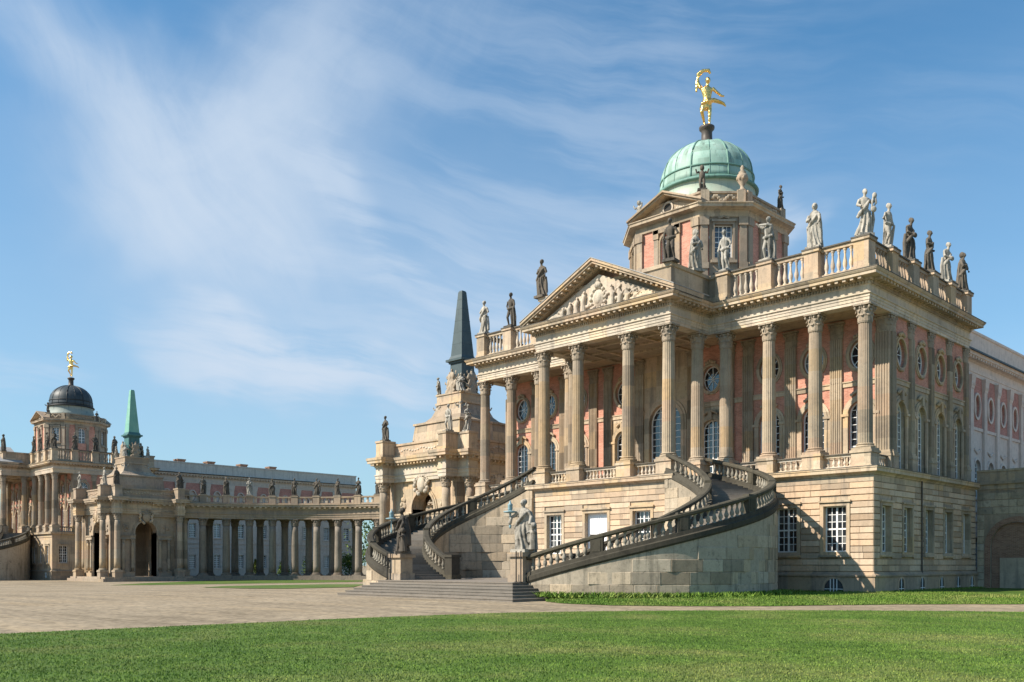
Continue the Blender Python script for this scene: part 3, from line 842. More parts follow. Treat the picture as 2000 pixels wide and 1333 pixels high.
def upper_storey():
    root = ROOT
    VW = 3.6                                            # loggia back wall
    ZM0, ZM1 = 13.05, 13.40
    RED = {}; LOW = {}
    def grp(D, fr, c):
        k = (fr[1], fr[2], fr[0][1] if fr[2][1] else fr[0][0], c > 0)
        if k not in D: D[k] = MB()
        return D[k].frame(*fr)
    wins = []
    def bay(fr, c, hb, aw=.80, side=False, plainb=False):
        low = grp(LOW, fr, c); red = grp(RED, fr, c); tgt = low if side else red
        sh = ('arch', c, 7.75, 11.3, aw); el = ('ell', c, 15.05, .74, .92)
        panel(tgt, c - hb, c + hb, 7.45, ZM0 + .1, sh, 0, .45); panel(red, c - hb, c + hb, ZM0 + .1, 17.45, el, 0, .45)
        trim = MB().frame(*fr)
        ring(trim, sh, 0, .20, -.05, .13); ring(trim, sh, .20, .36, -.05, .08)
        # imposts, keystone, swag
        for sg in (-1, 1):
            trim.box(c + sg * (aw + .20) - .26, c + sg * (aw + .20) + .26, -.03, .18, 11.15, 11.32)
        trim.box(c - .16, c + .16, -.02, .24, 12.05, 12.75)
        for k in range(9):
            t = -1 + k / 4; trim.ball((c + t * .55, .14, 12.62 - .22 * t * t + .10), (.13, .12, .11), 6, 4)
        t2 = MB().frame(*fr)
        ring(t2, el, 0, .14, -.05, .13); ring(t2, el, .14, .24, -.05, .07)
        for k in range(5): t2.ball((c + (k - 2) * .17, .14, 16.18 + .07 * (2 - abs(k - 2))), (.13, .12, .14), 6, 4)
        for k in range(3): t2.ball((c + (k - 1) * .16, .12, 13.98), (.11, .10, .10), 6, 4)
        wins.append((fr, sh, el, trim, t2))
    fB = front(VW)
    for c in (15.08, 11.87, 8.65):
        bay(fB, c, 1.61); bay(fB, -c, 1.61)
    # the middle: tall arch, side arches behind the portico
    for sg in (-1, 1):
        bay(fB, sg * 4.0, 1.56, .80, True)
        for a, b in ((sg * 5.56, sg * 7.04), ):
            s0, s1 = min(a, b), max(a, b); grp(RED, fB, sg).add([(s0, 0, 7.45), (s1, 0, 7.45), (s1, 0, 17.45), (s0, 0, 17.45)], [(3, 2, 1, 0)])
    sh = ('arch', 0, 7.6, 12.3, 1.45)
    low = MB().frame(*fB); panel(low, -2.44, 2.44, 7.45, 17.45, sh, 0, .5)
    trim = MB().frame(*fB); ring(trim, sh, 0, .26, -.05, .16); ring(trim, sh, .26, .46, -.05, .09)
    wins.append((fB, sh, None, trim, None))
    # outer walls facing the side, from the corner pier backwards
    fR = right(HALF - .58); fL = left(-HALF + .58)
    for c in (5.25, 8.55, 11.85, 15.15):
        bay(fR, c, 1.65, .72, True); bay(fL, -c, 1.65, .72, True)
    low.build('stone_wall', M_STONE, root); MB().box(-HALF + .8, HALF - .8, DEP - .5, DEP - .1, 7.45, 17.45).build('rear_wall', M_STONE, root)
    for m_ in RED.values(): m_.build('brick_wall', M_BRICK, root)
    for m_ in LOW.values():
        if m_.v: m_.build('stone_wall', M_STONE, root)
    # string course
    for fr, a, b in ((fB, -16.5, -1.95), (fB, 1.95, 16.5), (fR, 3.6, DEP - .05), (fL, -DEP + .05, -3.6)):
        sc_ = MB().frame(*fr); sc_.box(a, b, -.02, .07, ZM0, ZM1 - .08); sc_.box(a, b, -.02, .12, ZM1 - .08, ZM1)
        sc_.build('string_course', M_STONE, root)
    for fr, sh, el, tr1, tr2 in wins:
        mb = MB().frame(*fr); sash(mb, sh, -.26, 4, 9 if sh[4] < 1 else 12, heavy=.34)
        o = mb.build('window', M_WHITE, root); tr1.build('surround', M_STONE, o)
        m = MB().frame(*fr); glass(m, sh, -.29); m.build('pane', M_GLASS, o)
        if el:
            mb = MB().frame(*fr); ring(mb, el, -.07, 0, -.30, -.2); c = el[1]
            for k in range(4):
                a = math.pi * k / 4
                mb.add([(c - .7 * math.cos(a) - .025 * math.sin(a), -.22, el[2] - .86 * math.sin(a) + .025 * math.cos(a)), (c - .7 * math.cos(a) + .025 * math.sin(a), -.22, el[2] - .86 * math.sin(a) - .025 * math.cos(a)),
                        (c + .7 * math.cos(a) + .025 * math.sin(a), -.22, el[2] + .86 * math.sin(a) - .025 * math.cos(a)), (c + .7 * math.cos(a) - .025 * math.sin(a), -.22, el[2] + .86 * math.sin(a) + .025 * math.cos(a))], [(0, 1, 2, 3)])
            o = mb.build('oval_window', M_WHITE, root); tr2.build('surround', M_STONE, o)
            m = MB().frame(*fr); glass(m, el, -.26); m.build('pane', M_GLASS, o)
    # pilasters
    for c in (13.48, 10.26, 7.03, 5.5, 2.42):
        for sg in (-1, 1): pilaster(None, root, *fB, sg * c, z0=7.45)
    for sg in (-1, 1):                                   # corner piers
        p = pilaster(None, root, (0, VW, 0), (1, 0), (0, -1), sg * 16.52, z0=7.45, hw=.46, proj=.16)
        q = MB(); q.box(sg * 16.9 - .62 if sg > 0 else -16.9 - .06, 16.9 + .06 if sg > 0 else -16.9 + .62, VW + .0, VW + .9, 7.45, 17.4)
        q.build('corner_pier', M_COLUMN, root)
    for c in (3.98, 6.9, 10.2, 13.5, 16.7):
        pilaster(None, root, *fR, c, z0=7.45, hw=.27, proj=.20); pilaster(None, root, *fL, -c, z0=7.45, hw=.36, proj=.30, caps=False)
    # columns and pedestals
    pos = [(sg * u, .68) for u in WCOL for sg in (-1, 1)] + [(sg * u, -3.85) for u in (5.56, 2.25) for sg in (-1, 1)] + [(sg * 5.56, -.53) for sg in (-1, 1)]
    for u, v in pos:
        m = MB(); m.cbox((u, v), (.67, .67), 7.45, 7.60); m.cbox((u, v), (.61, .61), 7.60, 8.34); m.cbox((u, v), (.68, .68), 8.34, 8.5)
        m.build('column_pedestal', M_STONE, root); column(root, u, v)
    for sg in (-1, 1):
        for a, b in zip(WCOL, WCOL[1:]):
            balustrade(root, 'loggia_balustrade', ((sg * (a - .68), .62), (sg * (b + .68), .62)) if sg > 0 else ((sg * (b + .68), .62), (sg * (a - .68), .62)), 7.451, 8.40, BALU, M_PALE, .30, plinth=.18, rail=.2, r=.11, ends=.04, thick=.34)
        balustrade(root, 'loggia_balustrade', ((sg * 16.7, 1.4), (sg * 16.7, 3.3)), 7.451, 8.40, BALU, M_PALE, .30, plinth=.18, rail=.2, r=.11, ends=.04, thick=.34)
        balustrade(root, 'loggia_balustrade', ((min(sg * 2.93, sg * 4.88), -3.85), (max(sg * 2.93, sg * 4.88), -3.85)), 7.451, 8.40, BALU, M_PALE, .30, plinth=.18, rail=.2, r=.11, ends=.04, thick=.34)
    balustrade(root, 'loggia_balustrade', ((-1.57, -3.85), (1.57, -3.85)), 7.451, 8.40, BALU, M_PALE, .30, plinth=.18, rail=.2, r=.11, ends=.04, thick=.34)


EP = 5.98; EV = -4.27; EH = 17.1; EF = .26; EB = 17.0
EPATH = [(-EH, EF), (-EP, EF), (-EP, EV), (EP, EV), (EP, EF), (EH, EF), (EH, EB), (-EH, EB)]


def along(path, closed, step, start=.3):
    n = len(path)
    for i in range(n if closed else n - 1):
        a = path[i]; b = path[(i + 1) % n]; L = math.hypot(b[0] - a[0], b[1] - a[1]); d = ((b[0] - a[0]) / L, (b[1] - a[1]) / L)
        k = max(1, int((L - 2 * start) / step))
        for j in range(k + 1): yield (a[0] + d[0] * (start + (L - 2 * start) * j / k), a[1] + d[1] * (start + (L - 2 * start) * j / k)), d


def bracket_row(mb, path, step, w, o0, o1, z0, z1, start=.3, closed=True):
    for (x, y), d in along(path, closed, step, start):
        mb.frame((x, y, 0), d, (d[1], -d[0])); mb.box(-w / 2, w / 2, o0, o1, z0, z1)
    mb.M = None; mb.flip = False


def entablature():
    root = ROOT
    MB().sweep(EPATH, [(-.84, 17.30), (0, 17.30), (0, 17.47), (.035, 17.48), (.035, 17.66), (.07, 17.67), (.07, 17.80), (.15, 17.85), (.15, 17.90), (-.84, 17.90)]).build('architrave', M_PALE, root)
    MB().sweep(EPATH, [(-.84, 17.901), (.01, 17.901), (.01, 18.36), (.07, 18.40), (.07, 18.60), (-.84, 18.60)]).build('frieze', M_PALE, root)
    MB().sweep(EPATH, [(-.84, 18.601), (.20, 18.601), (.22, 18.76), (.74, 18.78), (.74, 18.94), (.79, 18.97), (.86, 19.08), (.86, 19.12), (-.84, 19.12)]).build('cornice', M_STONE, root)
    MB().sweep(EPATH, [(.5, 19.121), (.885, 19.121), (.885, 19.165), (.5, 19.20)]).build('lead_flashing', M_SOOT, root)
    m = MB(); bracket_row(m, EPATH, .19, .10, .07, .17, 18.43, 18.59, .1); m.build('dentils', M_STONE, root, kind='stuff')
    m = MB(); bracket_row(m, EPATH, .46, .20, .20, .66, 18.62, 18.775, .3); m.build('modillions', M_STONE, root, kind='stuff')
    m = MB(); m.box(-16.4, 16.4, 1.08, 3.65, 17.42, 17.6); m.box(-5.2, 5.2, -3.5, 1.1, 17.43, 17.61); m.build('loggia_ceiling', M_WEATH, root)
    m = MB(); m.box(-16.4, 16.4, .6, 16.8, 18.98, 19.08); m.box(-5.3, 5.3, -3.6, .65, 18.97, 19.07); m.build('roof', M_LEAD, root)
    # coffers of the portico ceiling
    m = MB()
    for x in (-3.9, -2.25, 2.25, 3.9): m.box(x - .12, x + .12, -3.4, 3.5, 17.30, 17.44)
    for y in (-2.2, -.53, 1.3): m.box(-5.1, 5.1, y - .12, y + .12, 17.31, 17.44)
    m.M = None; m.build('ceiling_ribs', M_STONE, root)
    # pediment
    zc = 19.125; ap = 22.35; hw = 6.84; p = MB()
    p.add([(-5.9, EV, zc), (5.9, EV, zc), (0, EV, zc + 2.62), (-5.9, EV + 1.6, zc), (5.9, EV + 1.6, zc), (0, EV + 1.6, zc + 2.62)], [(0, 1, 2), (5, 4, 3)])
    ped = p.build('pediment', M_PALE, root)
    slope = (ap - zc) / hw; th = .52
    for sg in (-1, 1):
        q = MB()
        def rk(v0, v1, t0, t1, inset=0.0):
            a = [(sg * (hw - inset), zc + 0.0), (0, zc + slope * (hw - inset))]
            pts = [(a[0][0], a[0][1] + t0), (a[1][0], a[1][1] + t0), (a[1][0], a[1][1] + t1), (a[0][0], a[0][1] + t1)]
            vs = [(x, v0, z) for x, z in pts] + [(x, v1, z) for x, z in pts]
            q.add(vs, [(0, 1, 2, 3), (7, 6, 5, 4), (0, 4, 5, 1), (1, 5, 6, 2), (2, 6, 7, 3), (3, 7, 4, 0)])
        rk(EV - .86, EV + 2.6, .16, .34); rk(EV - .76, EV + 2.5, .0, .162); rk(EV - .22, EV + 2.4, -.20, .002)
        q.build('raking_cornice', M_STONE, ped)
        d = MB()
        for k in range(15):
            x = sg * (.35 + k * .42); z = zc + slope * (hw - abs(x))
            d.box(x - .09, x + .09, EV - .68, EV - .2, z - .16, z + .0)
        d.build('raking_modillions', M_STONE, ped, kind='stuff')
        g = MB(); zt = zc + slope * hw + .345; ze = zc + .345
        g.add([(sg * (hw + .02), EV - .9, ze), (0, EV - .9, zt), (0, EV + 3.2, zt), (sg * (hw + .02), EV + 3.2, ze), (sg * (hw + .02), EV - .9, ze + .05), (0, EV - .9, zt + .05), (0, EV + 3.2, zt + .05), (sg * (hw + .02), EV + 3.2, ze + .05)],
              [(0, 1, 2, 3), (4, 5, 6, 7), (0, 1, 5, 4), (2, 3, 7, 6), (3, 0, 4, 7)])
        g.build('gable_roof', M_LEAD, ped)
    # relief: crowned shield with figures and trophies either side
    rg = random.Random(5); r = MB()
    r.ball((0, EV, zc + .95), (.52, .22, .62), 14, 10); r.ball((0, EV - .10, zc + .95), (.36, .20, .44), 12, 8)
    for k in range(14):
        a = 2 * math.pi * k / 14; r.ball((.66 * math.cos(a), EV - .06, zc + .95 + .76 * math.sin(a)), (.14, .14, .14), 6, 5)
    r.ball((0, EV - .1, zc + 1.85), (.32, .2, .24), 10, 7); r.ball((0, EV - .1, zc + 2.15), (.12, .12, .16), 8, 6)
    for sg in (-1, 1):
        for (x, zb, h) in ((1.25, .1, 1.55), (1.9, .1, 1.25), (2.55, .1, 1.0), (3.2, .1, .75)):
            x *= sg; r.tube([(x, EV - .08, zc + zb), (x + .08 * sg, EV - .12, zc + zb + h * .5), (x - .06 * sg, EV - .10, zc + zb + h * .82)], [.20, .19, .15], 8)
            r.ball((x - .05 * sg, EV - .14, zc + zb + h * .93), (.11, .11, .13), 8, 6)
            r.tube([(x, EV - .12, zc + zb + h * .75), (x + .28 * sg, EV - .16, zc + zb + h * .6), (x + .45 * sg, EV - .1, zc + zb + h * .8)], [.08, .07, .05], 6)
        for k in range(42):
            x = rg.uniform(.6, 4.7); zz = rg.uniform(.08, max(.12, (5.6 - x) * .40)); s_ = rg.uniform(.07, .17)
            r.ball((sg * x, EV - .03, zc + zz), (s_ * rg.uniform(.8, 1.8), s_ * .9, s_ * rg.uniform(.7, 1.3)), 6, 5)
        r.tube([(sg * 3.4, EV - .08, zc + .3), (sg * 4.2, EV - .12, zc + .35), (sg * 4.9, EV - .05, zc + .15)], [.16, .15, .08], 8)
    o = bpy.data.objects.new('relief', remeshed(r, .035, 'relief', M_PALE, 1)); link(o, ped)


ROOFZ0, ROOFZ1 = 19.12, 21.32
SPED_FRONT = [(sg * u, .55) for u in WCOL for sg in (-1, 1)]
SPED_SIDE = [(sg * 16.75, v) for v in (3.8, 7.1, 10.4, 13.6, 16.7) for sg in (-1, 1)]


def roof_balustrade():
    root = ROOT
    for u, v in SPED_FRONT + SPED_SIDE:
        m = MB(); hw = .50
        m.cbox((u, v), (hw + .03, hw + .03), ROOFZ0, ROOFZ0 + .42); m.cbox((u, v), (hw - .03, hw - .03), ROOFZ0 + .42, ROOFZ1 - .26); po = m.build('balustrade_pedestal', M_STONE, root)
        MB().cbox((u, v), (hw + .06, hw + .06), ROOFZ1 - .259, ROOFZ1 - .10).build('cap', M_STONE, po); MB().cbox((u, v), (hw + .09, hw + .09), ROOFZ1 - .099, ROOFZ1).build('coping', M_SOOT, po)
    kw = dict(step=.37, plinth=.42, rail=.30, r=.135, ends=.08)
    for sg in (-1, 1):
        for a, b in zip(WCOL, WCOL[1:]):
            x = sorted((sg * (a - .53), sg * (b + .53))); balustrade(root, 'roof_balustrade', ((x[0], .55), (x[1], .55)), ROOFZ0, ROOFZ1 - .03, BALU, M_STONE, **kw)
        vs = [.55, 3.8, 7.1, 10.4, 13.6, 16.7]
        for a, b in zip(vs, vs[1:]):
            y = (a + .53, b - .53) if sg > 0 else (b - .53, a + .53)
            balustrade(root, 'roof_balustrade', ((sg * 16.75, y[0]), (sg * 16.75, y[1])), ROOFZ0, ROOFZ1 - .03, BALUW, M_WEATH, **kw)
    # solid parapet of the portico
    path = [(-6.5, .55), (-5.75, .55), (-5.75, -3.9), (5.75, -3.9), (5.75, .55), (6.5, .55)]
    MB().sweep(path, [(-.40, ROOFZ0), (.16, ROOFZ0), (.16, ROOFZ0 + .42), (.10, ROOFZ0 + .44), (.10, ROOFZ1 - .28), (.2, ROOFZ1 - .24), (.2, ROOFZ1), (-.4, ROOFZ1)], closed=False).build('portico_parapet', M_STONE, root)


# ------------------------------------------------------------------ domed tower
TV = 9.15; TH = 5.30; TA = 2.85


def tower():
    root = ROOT
    oct_ = [(-TA, -TH), (TA, -TH), (TH, -TA), (TH, TA), (TA, TH), (-TA, TH), (-TH, TA), (-TH, -TA)]
    octv = [(x, y + TV) for x, y in oct_]
    Z0, ZC = 19.05, 27.1
    wall = MB(); trim = MB(); redm = MB()
    faces = []
    for i in range(8):
        a = octv[i]; b = octv[(i + 1) % 8]; L = math.hypot(b[0] - a[0], b[1] - a[1]); d = ((b[0] - a[0]) / L, (b[1] - a[1]) / L)
        faces.append((((a[0] + b[0]) / 2, (a[1] + b[1]) / 2, 0), d, (d[1], -d[0]), L / 2, i % 2 == 0))
    wins = []
    for o, d, n, h, main in faces:
        fr = (o, d, n)
        if main:
            redm.frame(*fr); sh = ('arch', 0, 23.9, 26.0, .62); panel(redm, -h, h, Z0, ZC + .3, sh, 0, .4)
            trim.frame(*fr); ring(trim, sh, 0, .16, -.02, .12)
            for sg in (-1, 1): trim.box(sg * .98 - .2, sg * .98 + .2, -.02, .16, Z0, ZC); trim.box(sg * .98 - .26, sg * .98 + .26, -.02, .22, ZC - .75, ZC)
            trim.box(-1.2, 1.2, -.02, .22, 26.75, 27.05)
        else:
            redm.frame(*fr); sh = ('rect', 0, 24.1, 26.55, .66); panel(wall.frame(*fr), -1.05, 1.05, Z0, ZC + .3, sh, .05, .45)
            for sg in (-1, 1):
                a, b = sorted((sg * 1.05, sg * h)); redm.add([(a, 0, Z0), (b, 0, Z0), (b, 0, ZC + .3), (a, 0, ZC + .3)], [(3, 2, 1, 0)])
            trim.frame(*fr); ring(trim, sh, 0, .16, .02, .14); trim.box(-.95, .95, .02, .26, 23.72, 23.92); trim.box(-.9, .9, .02, .24, 26.72, 26.88)
            for k in range(5): trim.ball(((k - 2) * .16, .14, 27.0 + .05 * (2 - abs(k - 2))), (.12, .1, .1), 6, 4)
        wins.append((fr, sh))
        for sg in (-1, 1):                                  # corner pilasters
            trim.frame(*fr); trim.box(sg * (h - .30) - .26, sg * (h - .30) + .26, -.02, .17, Z0, ZC); trim.box(sg * (h - .30) - .34, sg * (h - .30) + .34, -.02, .25, ZC - .62, ZC - .02)
            trim.box(sg * (h - .30) - .32, sg * (h - .30) + .32, -.02, .23, 23.3, 23.75)
    tw = redm.build('tower', M_BRICK, root)
    wall.build('tower_wall', M_WEATH, tw); trim.build('tower_pilasters', M_WEATH, tw)
    for fr, sh in wins:
        mb = MB().frame(*fr); sash(mb, sh, -.24, 4, 6 if sh[0] == 'rect' else 5); o = mb.build('tower_window', M_WHITE, root)
        m = MB().frame(*fr); glass(m, sh, -.27); m.build('pane', M_GLASS, o)
    MB().sweep(octv, [(-.5, ZC), (.12, ZC), (.16, ZC + .22), (.10, ZC + .24), (.10, ZC + .48), (.30, ZC + .55), (.62, ZC + .60), (.62, ZC + .76), (.70, ZC + .84), (.70, ZC + .90), (-.5, ZC + .90)]).build('tower_cornice', M_STONE, tw)
    zc = ZC + .91
    for o, d, n, h, main in faces:
        if not main or abs(n[0]) > .5: continue
        m = MB().frame(o, d, n); hw = TA + .55; ap = 1.45
        m.add([(-TA, -.1, zc), (TA, -.1, zc), (0, -.1, zc + 1.15), (-TA, -.9, zc), (TA, -.9, zc), (0, -.9, zc + 1.15)], [(0, 2, 1), (3, 4, 5)])
        po = m.build('tower_pediment', M_STONE, tw)
        for sg in (-1, 1):
            for (n0, n1, a, b) in ((-2.0, .70, .10, .24), (-2.0, .55, -.04, .101)):
                m = MB().frame(o, d, n); pts = [(sg * hw, zc + a), (0, zc + ap + a), (0, zc + ap + b), (sg * hw, zc + b)]
                m.add([(x, n0, z) for x, z in pts] + [(x, n1, z) for x, z in pts], [(0, 1, 2, 3), (7, 6, 5, 4), (0, 4, 5, 1), (2, 6, 7, 3), (3, 7, 4, 0)])
                m.build('raking_cornice', M_STONE if b < .2 else M_WEATH, tw)
        m = MB().frame(o, d, n); ring(m, ('ell', 0, zc + .55, .36, .36), 0, .12, -.12, .0)
        for sg in (-1, 1):
            for k in range(8):
                x = .6 + k * .2; m.ball((sg * x, -.1, zc + .12 + (1 - x / 2.9) * .35 * random.random()), (.13, .09, .11), 6, 4)
        m.build('tower_relief', M_PALE, tw)
        m = MB().frame(o, d, n); glass(m, ('ell', 0, zc + .55, .36, .36), -.06); m.build('oculus', M_DARKIN, tw)
    # attic ring with panels, then the copper skirt and dome
    k = .97; at = [(x * k, y * k + TV) for x, y in oct_]
    MB().sweep(at, [(-1.3, zc - .2), (.0, zc - .2), (.0, zc + .85), (.10, zc + .90), (.10, zc + 1.05), (-1.3, zc + 1.05)]).build('tower_attic', M_WEATH, tw)
    for o, d, n, h, main in faces:
        if main and abs(n[0]) < .5: continue
        m = MB().frame(o, d, n); hh = h * .97
        for sg in (-1, 1): m.box(sg * (hh - .35) - .3, sg * (hh - .35) + .3, -.4, .02, zc, zc + 1.12)
        for q in range(11):
            tt = -1 + q / 5; m.ball((tt * (hh - .9), -.12, zc + .52 - .2 * math.cos(tt * 4.5)), (.18, .10, .13), 6, 4)
        m.build('attic_panel', M_STONE, tw)
    N = 48
    sk = MB().lathe([(4.05, 29.15), (4.15, 29.3), (3.98, 29.6), (3.80, 30.2), (3.74, 30.75), (3.86, 30.9)], N, (0, TV)); sk.build('dome_skirt', M_SKIRT, root, smooth=True)
    b1 = MB().lathe([(3.7, 30.78), (3.98, 30.82), (4.02, 30.95), (3.92, 31.08), (3.7, 31.1)], N, (0, TV))
    b1.lathe([(3.6, 31.92), (3.70, 31.94), (3.70, 32.06), (3.58, 32.1)], N, (0, TV)).build('dome_band', M_COPDK, root, smooth=True)
    pr = [(3.74, 31.05), (3.70, 31.5), (3.62, 32.0)]
    for i in range(1, 13):
        a = math.pi / 2 * i / 12 * .97; pr.append((3.62 * math.cos(a) ** .94, 32.0 + 3.0 * math.sin(a)))
    dome = MB().lathe(pr, N, (0, TV)).build('dome', M_COPPER, root, smooth=True)
    for j in range(16):
        a = 2 * math.pi * (j + .5) / 16 + .05; heavy = j % 2 == 0
        pts = [(r_ * math.cos(a), TV + r_ * math.sin(a), z) for r_, z in pr if r_ > .5]
        MB().tube(pts, .085 if heavy else .035, 6).build('dome_rib', M_COPDK, dome, smooth=True)
    MB().lathe([(.66, 34.8), (.60, 35.05), (.44, 35.15), (.42, 36.0), (.48, 36.12), (.60, 36.24), (.61, 36.42), (.48, 36.5), (.42, 36.52)], 20, (0, TV)).build('dome_finial', M_BROWN, root, smooth=True)


ground_floor(); upper_storey(); entablature(); roof_balustrade(); tower()

# ------------------------------------------------------------------ curved double staircase
SC_U, SC_V, SRO, SRI = 5.5, -8.8, (9.15, 8.5), (5.6, 4.35)
ZP, ZT = .66, 7.45                                      # platform, landing


def stair_flight(sg, root, detail=True):
    TH0, TH1, N = R(-90), R(85.5), 64
    mid = ((SRO[0] + SRI[0]) / 2, (SRO[1] + SRI[1]) / 2)
    ths = [TH0 + (TH1 - TH0) * k / N for k in range(N + 1)]
    pt = lambda t, r: (sg * (SC_U + r[0] * math.cos(t)), SC_V + r[1] * math.sin(t))
    ms = [pt(t, mid) for t in ths]; acc = [0]
    for a, b in zip(ms, ms[1:]): acc.append(acc[-1] + math.hypot(b[0] - a[0], b[1] - a[1]))
    zs = [ZP + (ZT - ZP) * a / acc[-1] for a in acc]
    def zat(t):
        x = (t - TH0) / (TH1 - TH0) * N; i = min(int(x), N - 1); return zs[i] + (zs[i + 1] - zs[i]) * (x - i)
    def thz(z):
        for i in range(N):
            if zs[i + 1] >= z: return ths[i] + (ths[i + 1] - ths[i]) * (z - zs[i]) / (zs[i + 1] - zs[i])
        return TH1
    def order(P, Z): return (P, Z) if sg > 0 else (list(reversed(P)), list(reversed(Z)))
    # steps
    ns = 42
    for k in range(ns):
        z = ZP + (ZT - ZP) * (k + 1) / ns; a = thz(ZP + (ZT - ZP) * k / ns); b = thz(z); b2 = min(b + .02, TH1)
        m = MB(); q = [pt(a, SRI), pt(a, SRO), pt(b2, SRO), pt(b2, SRI)]
        if sg < 0: q.reverse()
        m.prism(q, z - .45, z); m.build('step', M_STEP, root)
    def rail_r(r, off): return (r[0] + off, r[1] + off)
    for which, r, face in (('outer', SRO, 1), ('inner', SRI, -1)):
        P, Z = order([pt(t, r) for t in ths], zs)
        # masonry wall down to the ground
        n = len(P); hw = .30
        m = MB(); bot = [-1.0] * n
        prof = [(-hw, 0), (hw - .03, 0)]
        vs = []; fs = []
        top = MB().sweep(P, [(-hw, -.1), (hw - .04, -.1)], False, Z, False); vs = list(top.v)
        L = len(vs); vs += [(x, y, -1.0) for x, y, z in vs]
        for i in range(n - 1):
            a, b = 2 * i, 2 * i + 2
            fs += [(a, b, b + 1, a + 1), (a, L + a, L + b, b), (b + 1, L + b + 1, L + a + 1, a + 1)]
        fs += [(0, 1, L + 1, L), (2 * n - 2, L + 2 * n - 2, L + 2 * n - 1, 2 * n - 1)]
        wall = MB().add(vs, fs).build('stair_wall', M_STAIR, root)
        # ashlar blocks set into the visible face
        rr = (r[0] + face * (hw - .035 if face > 0 else hw - .005), r[1] + face * (hw - .035 if face > 0 else hw - .005)); ch = .66; rg = random.Random(21 + sg + face)
        for c in range(13):
            za = -.75 + c * ch; zb = za + ch; t = TH0 + rg.uniform(0, .03)
            while t < TH1 - .04:
                loc_r = math.hypot(rr[0] * math.sin(t), rr[1] * math.cos(t)); dt = rg.uniform(1.1, 2.3) / loc_r; t2 = min(t + dt, TH1)
                if zat(t) - .12 > zb:
                    p0 = pt(t, rr); p1 = pt(t2, rr); dx, dy = p1[0] - p0[0], p1[1] - p0[1]; l = math.hypot(dx, dy)
                    nx, ny = ((p0[0] + p1[0]) / 2 - sg * SC_U), ((p0[1] + p1[1]) / 2 - SC_V)
                    rz = math.atan2(dy, dx)
                    # block faces -y locally; turn it to the visible side
                    fx, fy = math.sin(rz), -math.cos(rz)
                    if (fx * nx + fy * ny) * face < 0: rz += math.pi
                    inst('stone_block', SBLOCK, wall, ((p0[0] + p1[0]) / 2, (p0[1] + p1[1]) / 2, (za + zb) / 2), rz, (max(l - .006, .05), .055 + rg.uniform(-.010, .010), ch - .010))
                t = t2
        # stringer moulding, balusters, rail
        MB().sweep(P, [(-.26, -.18), (.30 if face > 0 else .26, -.18), (.36 if face > 0 else .30, -.08), (.36 if face > 0 else .30, .16), (.27, .22), (.24, .42), (-.24, .42), (-.27, .22), (-.36 if face < 0 else -.30, .16), (-.36 if face < 0 else -.30, -.08)], False, Z).build('stringer', M_RAIL, root)
        MB().sweep(P, [(-.17, 1.13), (.17, 1.13), (.23, 1.20), (.23, 1.32), (.15, 1.38), (-.15, 1.38), (-.23, 1.32), (-.23, 1.20)], False, Z).build('hand_rail', M_RAIL, root)
        ro = KIDS[root.name][-1]
        # walk along the rail: piers and balusters
        s = 0.0; pts = [pt(t, r) for t in ths]; A = [0]
        for a, b in zip(pts, pts[1:]): A.append(A[-1] + math.hypot(b[0] - a[0], b[1] - a[1]))
        TL = A[-1]; nb = int(round(TL / 4.6)); per = TL / nb
        def at(s_):
            i = max(j for j in range(N) if A[j] <= s_ + 1e-6); f = (s_ - A[i]) / (A[i + 1] - A[i])
            return (pts[i][0] + (pts[i + 1][0] - pts[i][0]) * f, pts[i][1] + (pts[i + 1][1] - pts[i][1]) * f, zs[i] + (zs[i + 1] - zs[i]) * f, math.atan2(pts[i + 1][1] - pts[i][1], pts[i + 1][0] - pts[i][0]))
        for k in range(1, nb):
            x, y, z, a = at(k * per); m = MB().frame((0, 0, 0), (1, 0), (0, 1)); m.box(-.34, .34, -.20, .20, -.1, 1.0)
            m.box(-.22, .22, -.22, .22, .1, .72)
            o = m.build('rail_pier', M_RAIL, root); o.location = (x, y, z + .38); o.rotation_euler = (0, 0, a)
        for k in range(nb):
            cnt = 9
            for j in range(cnt):
                x, y, z, a = at(k * per + .46 + (per - .92) * (j + .5) / cnt)
                inst('baluster', BALUD, ro, (x, y, z + .40), a, (.25, .25, .76))
    # newel at the foot of the inner rail
    x, y = pt(TH0, SRI); m = MB(); m.cbox((x - sg * .25, y), (.36, .36), ZP - .1, ZP + 1.45); m.cbox((x - sg * .25, y), (.43, .43), ZP + 1.45, ZP + 1.62); m.cbox((x - sg * .25, y), (.42, .42), ZP - .1, ZP + .3)
    m.build('newel', M_RAIL, root)
    # pedestal carrying the lantern figure
    x, y = pt(TH0, SRO); m = MB(); m.cbox((x - sg * .15, y), (.58, .58), ZP - .3, ZP + .42); m.cbox((x - sg * .15, y), (.48, .48), ZP + .42, ZP + 1.40); m.cbox((x - sg * .15, y), (.62, .62), ZP + 1.40, ZP + 1.64)
    m.build('pedestal', M_WEATH, root)
    return (x - sg * .15, y, ZP + 1.64)


